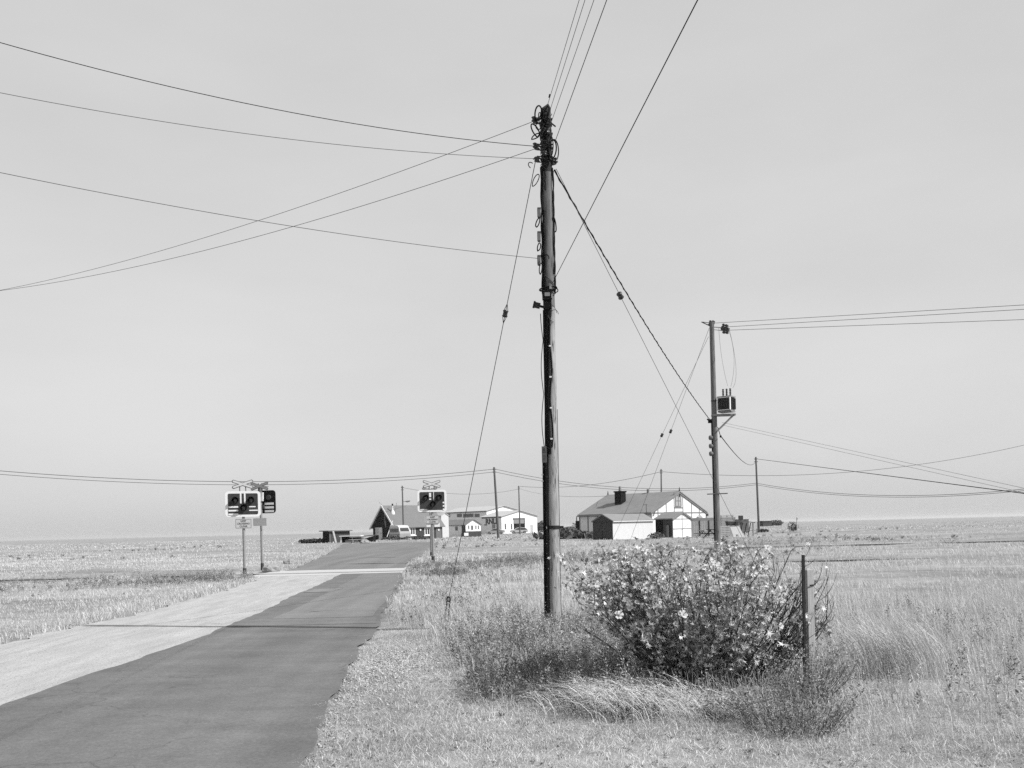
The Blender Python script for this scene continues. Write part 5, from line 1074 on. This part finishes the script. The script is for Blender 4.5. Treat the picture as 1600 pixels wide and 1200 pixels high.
# 5 arching tussock of bent grass in front of the bush (its own plant)
def tussock(cx0, cy0, rx, ry, n, hh, name_label, az=math.pi, leanr=(.7, 1.3), tone=(.8, 1.25), name='grass_tussock', wd=(.0035, .006)):
    o0 = Vector((cx0, cy0, 0)); x = rng.normal(0, rx*.5, n); y = rng.normal(0, ry*.5, n); P = np.stack([x, y, gzn(x+cx0, y+cy0)-.01], 1)
    h = rng.uniform(*hh, n); a = rng.normal(az, .55, n); ln = rng.uniform(*leanr, n)
    # five-point arching stalks
    ts = np.array([0, .3, .6, .85, 1.0]); W = rng.uniform(*wd, n); D = np.stack([np.cos(a), np.sin(a), np.zeros(n)], 1); wa = rng.uniform(0, 6.28, n); Wd = np.stack([np.cos(wa), np.sin(wa), np.zeros(n)], 1)
    Vv = []
    for j, t in enumerate(ts):
        c = P+D*(h*ln*(.15*t+.85*t**2.2)*.9)[:, None]+np.array([0, 0, 1.])*(h*(t*1.05-.48*ln*t**3)*.9)[:, None]
        wj = (W*[.6, .8, 1, .8, .2][j])[:, None]/2; Vv += [c-Wd*wj, c+Wd*wj]
    V_ = np.stack(Vv, 1).reshape(-1, 3); k = np.arange(n)[:, None]*10
    f = np.concatenate([np.concatenate([k+2*j, k+2*j+1, k+2*j+3, k+2*j+2], 1) for j in range(4)], 1).ravel()
    o = obj(name, np_mesh(name, V_, f, np.full(n*4, 4), V['straw'], np.repeat(rng.uniform(*tone, n), 10))); o.location = (cx0, cy0, 0)
    return tag(o, name_label, 'grass clump')
for (cx0, cy0, rx, ry, n, hh, lab) in ((.92, 8.05, .5, .42, 720, (.22, .54), 'leftmost and tallest of the pale wind bent grass clumps in front of the bush'), (1.35, 7.95, .5, .42, 560, (.16, .46), 'middle one of the pale wind bent grass clumps in front of the bush'),
                                (1.75, 7.8, .4, .35, 260, (.12, .32), 'rightmost and lowest of the pale wind bent grass clumps in front of the bush')):
    tussock(cx0, cy0, rx, ry, n, hh, lab, tone=(.7, 1.6), wd=(.0025, .0045))['group'] = 'bent grass clumps'
tussock(-.2, 13.2, .5, .5, 260, (.3, .6), 'sparse tall pale grass stalks left of the pole foot', leanr=(.3, .9))
tussock(3.9, 9.6, .5, .5, 700, (.5, .85), 'tall pale grass around the wooden post at the right edge', leanr=(.3, .8), tone=(.6, 1.0))

# 6 the flowering bush
SX, SY = 1.92, 9.35
shr = thing('flowering_bush', (SX, SY, gz(SY)), 0, 'large open bush with pale flowers and lobed leaves at the right of the main pole', 'bush')
rn = random.Random(5); stems = MB(); tips = []; leafpts = []
def grow(p, d, L_, r, depth):
    pts = [p]; n_ = 6; cur = p.copy(); dv = d.normalized()
    for i in range(n_):
        dv = (dv+Vector((rn.uniform(-.09, .09)-.010, rn.uniform(-.09, .09), rn.uniform(-.02, .05)-.02*i*.4))).normalized(); cur = cur+dv*(L_/n_)
        if cur.z > 1.34: cur.z = 1.34+(cur.z-1.34)*.25
        if cur.x > 1.0: cur.x = 1.0+(cur.x-1.0)*.4
        pts.append(cur.copy())
        if depth == 0 and i >= 2 and rn.random() < .75:
            sd = Vector((rn.uniform(-1, 1), rn.uniform(-1, 1), rn.uniform(.1, .7))).normalized(); grow(cur.copy(), (dv*.9+sd*.75), L_*rn.uniform(.22, .42), r*.5, 1)
        leafpts.append((cur.copy(), i/n_, depth, dv.copy()))
    stems.tube(pts, [r*(1-.72*i/n_) for i in range(n_+1)], 5, cap=False); tips.append((pts[-1], dv, depth))
for i in range(165):
    a = rn.uniform(0, 2*math.pi); q = math.sqrt(rn.random()); ox, oy = q*math.cos(a), q*math.sin(a)
    p = Vector((ox*.52-.05, oy*.30, -.03)); t_ = Vector((ox*1.0+rn.uniform(-.25, .25), oy*.65+rn.uniform(-.25, .25), 1.0))
    ht = (1.24-.42*abs(ox)**2)*rn.uniform(.72, 1.06)*(.93 if ox > .4 else 1)
    if rn.random() < .25: ht *= .6
    grow(p, t_, ht*(1.0+.22*abs(ox)), rn.uniform(.006, .012), 0)
for i in range(14):          # outliers: long stems reaching left and up, past the mass
    p = Vector((rn.uniform(-.4, .1), rn.uniform(-.2, .2), .1)); grow(p, Vector((rn.uniform(-1.25, -.5), rn.uniform(-.3, .3), 1.0)), rn.uniform(1.1, 1.4), .006, 0)
for i in range(46):
    p = Vector((rn.uniform(-.1, .75), rn.uniform(-.2, .25), rn.uniform(0, .25))); d = Vector((rn.uniform(.25, .95), rn.uniform(-.25, .25), 1.0)).normalized(); pts = [p]
    L_ = rn.uniform(.7, 1.25)
    for j in range(7):
        d = (d+Vector((rn.uniform(-.10, .09), rn.uniform(-.09, .09), rn.uniform(-.03, .06)))).normalized(); p = p+d*L_/7; p.x = min(p.x, 1.12); p.z = min(p.z, 1.3+rn.uniform(0, .08)); pts.append(p)
        if j > 2 and rn.random() < .5: q = p+Vector((rn.uniform(-.15, .15), rn.uniform(-.1, .1), rn.uniform(.08, .2))); stems.tube([p, p.lerp(q, .5)+Vector((.01, 0, -.01)), q], [.003, .0025, .0015], 4, cap=False)
    stems.tube(pts, [.0075-.0008*j for j in range(8)], 5, cap=False)
stems.build('stems', M['bark'], shr)
# leaves: five-lobed, slightly folded
lob = np.array([(0, 0), (.22, -.38), (.12, .05), (.52, -.05), (.24, .22), (.30, .62), (.06, .38), (0, .95), (-.06, .38), (-.30, .62), (-.24, .22), (-.52, -.05), (-.12, .05), (-.22, -.38)])
lf = []
for (p, t, dep, dv) in leafpts:
    right = p.x > .45
    k = rn.choice([3, 4, 5, 6]) if dep == 1 else (rn.choice([1, 2, 3]) if t > .25 else (rn.choice([0, 1, 2])))
    if right: k = int(k*rn.choice([.35, .6, .8]))
    if p.z < .18: k = min(k, 1)
    for _ in range(k): lf.append(p+Vector((rn.gauss(0, .048), rn.gauss(0, .048), rn.gauss(.0, .045))))
lf = np.array(lf); msk = vnoise(lf[:, 0]+lf[:, 1]*.6, lf[:, 2]+lf[:, 1]*.4, 5.5, 71)+.25*vnoise(lf[:, 0], lf[:, 2], 14, 72); lf = lf[msk > np.where(lf[:, 0] > .35, .60, .42)]; n = len(lf); sz = rng.uniform(.026, .066, n)*(1+.25*(lf[:, 2] < .8))
nrm = np.stack([rng.normal(.25, .7, n), rng.normal(-.25, .7, n), rng.uniform(.15, 1.2, n)], 1); nrm /= np.linalg.norm(nrm, axis=1)[:, None]
u_ = np.cross(nrm, rng.normal(size=(n, 3))); u_ /= np.linalg.norm(u_, axis=1)[:, None]; v_ = np.cross(nrm, u_)
K = len(lob); Vl = lf[:, None]+u_[:, None]*(lob[None, :, 0, None]*sz[:, None, None])+v_[:, None]*(lob[None, :, 1, None]*sz[:, None, None])+nrm[:, None]*(np.abs(lob[None, :, 0, None])*sz[:, None, None]*.45-(lob[None, :, 1, None]**2)*sz[:, None, None]*.25)
fan = np.array([[0, i, i+1] for i in range(1, K-1)]); fl_ = (np.arange(n)[:, None, None]*K+fan[None]).ravel()
obj('leaves', np_mesh('leaves', Vl.reshape(-1, 3), fl_, np.full(n*len(fan), 3), V['leaf'], np.repeat(np.where(rng.random(n) < .3, rng.uniform(.95, 1.35, n), rng.uniform(.25, .85, n)), K)), shr)
# flowers: four petal-cup variants, each flower a part
def flower_mesh(seed, open_):
    r_ = random.Random(seed); mb = MB(); mats = [V['petal'], M['midgrey']]
    for k in range(5):
        a0 = k*2*math.pi/5+r_.uniform(-.12, .12); L_ = .040*r_.uniform(.85, 1.1); wd = .030; vs_ = []
        for (t, w_) in ((0, .12), (.35, .55), (.75, 1), (1, .75)):
            rr = L_*t*open_; z = L_*t*(1.15-open_*.7)-(.006*t*t*open_)+r_.uniform(-.002, .002)
            for sg in (-1, 0, 1): vs_.append((math.cos(a0)*rr-math.sin(a0)*sg*wd*w_/2, math.sin(a0)*rr+math.cos(a0)*sg*wd*w_/2, z+(.004*abs(sg) if t < 1 else -.003*abs(sg))))
        mb.add(vs_, [(j*3+i, j*3+i+1, j*3+i+4, j*3+i+3) for j in range(3) for i in range(2)], 0, True)
    mb.tube([(0, 0, 0), (0, 0, .012), (0, 0, .022)], [.003, .0045, .002], 6); mb.tube([(0, 0, -.012), (0, 0, .003)], [.004, .008], 6, mi=1)
    me = MB.build(mb, 'flower', mats, shr); return me
protos = [flower_mesh(i, o_) for i, o_ in enumerate((.95, .8, .6, .3))]
cand = [t for t in tips if t[0].z > .35]; rn.shuffle(cand); cand.sort(key=lambda t: -(t[0].z*.6-t[0].y*.5+rn.uniform(0, .8)-.35*max(t[0].x, 0)))
for i in range(84):
    p, dv, _ = cand[i]; o = protos[i] if i < 4 else protos[rn.choice([0, 0, 1, 1, 2, 3])].copy()
    if i >= 4: C.objects.link(o); o.parent = shr
    o.location = p; nn = (dv*.5+Vector((rn.uniform(-.4, .8), rn.uniform(-1.0, .1), rn.uniform(0, .8)))).normalized(); o.rotation_euler = nn.to_track_quat('Z', 'Y').to_euler(); s = rn.uniform(.8, 1.2); o.scale = (s, s, s)

# 7 wiry weed bushes at the right edge
def wiry(cx0, cy0, h, rx, label, nst, tone):
    o0 = (cx0, cy0, gz(cy0)); root = thing('wiry_bush', o0, 0, label, 'bush'); r2 = random.Random(int(cx0*100)); mb = MB(); LP = []
    for i in range(nst):
        a = r2.uniform(0, 6.28); q = math.sqrt(r2.random()); d = Vector((math.cos(a)*q*.9, math.sin(a)*q*.9, 1)).normalized(); p = Vector((math.cos(a)*q*rx*.35, math.sin(a)*q*rx*.35, -.02)); pts = [p]
        L_ = h*r2.uniform(.6, 1.1)
        for j in range(6):
            d = (d+Vector((r2.uniform(-.2, .2), r2.uniform(-.2, .2), .02))).normalized(); p = p+d*L_/6; pts.append(p)
            for _ in range(7): LP.append(p+Vector((r2.gauss(0, .03), r2.gauss(0, .03), r2.gauss(0, .03))))
        mb.tube(pts, [.0035-.0005*j for j in range(7)], 4, cap=False)
    mb.build('stems', M['bark'], root); lp = np.array(LP); n = len(lp); d = rng.normal(size=(n, 3)); d /= np.linalg.norm(d, axis=1)[:, None]; s = np.cross(d, rng.normal(size=(n, 3))); s /= np.linalg.norm(s, axis=1)[:, None]
    L_ = rng.uniform(.014, .032, n)[:, None]; Vv = np.stack([lp, lp+d*L_*.5+s*L_*.2, lp+d*L_, lp+d*L_*.5-s*L_*.2], 1).reshape(-1, 3)
    obj('leaves', np_mesh('leaves', Vv, np.arange(n*4), np.full(n, 4), V['weed'], np.repeat(rng.uniform(tone*.6, tone*1.4, n), 4)), root)
wiry(2.1, 7.3, .38, .85, 'dark wiry weed bush low at the bottom right corner of the verge', 120, .6)
wiry(1.66, 7.75, .24, .3, 'small dark tuft between the bent grass and the wiry bush', 50, .4)
wiry(2.55, 8.5, .55, .5, 'pale wiry bush at the right edge below the wooden post', 100, .8)
# bushes and hedges far away
def far_bush(px, d, w_, h, label, n=500, tone=.7):
    b = spot(px, d); P = rng.normal(size=(n, 3)); P /= np.linalg.norm(P, axis=1)[:, None]; P *= (rng.uniform(.4, 1, n)*(.72+.5*vnoise(P[:, 0]*1.7+px, P[:, 2]*1.7+P[:, 1], 1.0, 91)))[:, None]; P = P*np.array([w_/2, w_/2*.6, h*.55])+np.array([0, 0, h*.45]); P[:, 2] = np.maximum(P[:, 2], 0)
    d_ = rng.normal(size=(n, 3)); d_ /= np.linalg.norm(d_, axis=1)[:, None]; s = np.cross(d_, rng.normal(size=(n, 3))); s /= np.linalg.norm(s, axis=1)[:, None]; L_ = rng.uniform(.10, .22, n)[:, None]*max(w_, 1)*.35
    Vv = np.stack([P-d_*L_, P+s*L_*.5, P+d_*L_, P-s*L_*.5], 1).reshape(-1, 3)
    o = obj('distant_bush', np_mesh('distant_bush', Vv, np.arange(n*4), np.full(n, 4), V['crown'], np.repeat(rng.uniform(tone*.6, tone*1.4, n), 4))); o.location = b; return tag(o, label, 'bush', 'distant bushes')
far_bush(847, 270, 6, 3.4, 'dark bush on the horizon just left of the main pole'); far_bush(881, 170, 5, 1.3, 'low dark bush between the main pole and the bungalow'); far_bush(1240, 116, 1.5, 1.25, 'round dark bush beside the white marker post')
far_bush(886, 98, 7, .8, 'dark low scrub left of the bungalow wall'); far_bush(905, 330, 5, 3.0, 'small far bush above the distant parked car', tone=1.2); far_bush(1192, 118, 1.8, .45, 'small bush at the foot of the bare right hand pole'); far_bush(495, 122, 5, .5, 'dark low scrub left of the flat roofed shed')
far_bush(1213, 320, 5, 2.0, 'low far bush on the right horizon'); far_bush(612, 133, 3, .55, 'ragged border plants in front of the camper van'); far_bush(650, 134, 4, .45, 'ragged border plants below the cottage windows'); far_bush(1025, 86, 1.6, .6, 'weeds at the foot of the water butt', tone=1.3)

# ------------------------------------------------------------------ haze
hz = bpy.data.materials.new('haze'); hz.use_nodes = True; nn_ = hz.node_tree.nodes; nn_.clear(); vo = nn_.new('ShaderNodeVolumePrincipled'); vo.inputs['Color'].default_value = (.97, .97, .97, 1); vo.inputs['Density'].default_value = .00015; vo.inputs['Anisotropy'].default_value = .2
mo = nn_.new('ShaderNodeOutputMaterial'); hz.node_tree.links.new(vo.outputs[0], mo.inputs['Volume'])
ho = MB().b2((-4200, -80, -1.2), (4200, 9100, 14)).build('haze', hz); ho['kind'] = 'stuff'; ho['label'] = 'thin pale sea haze over the whole flat land'; ho['category'] = 'haze'
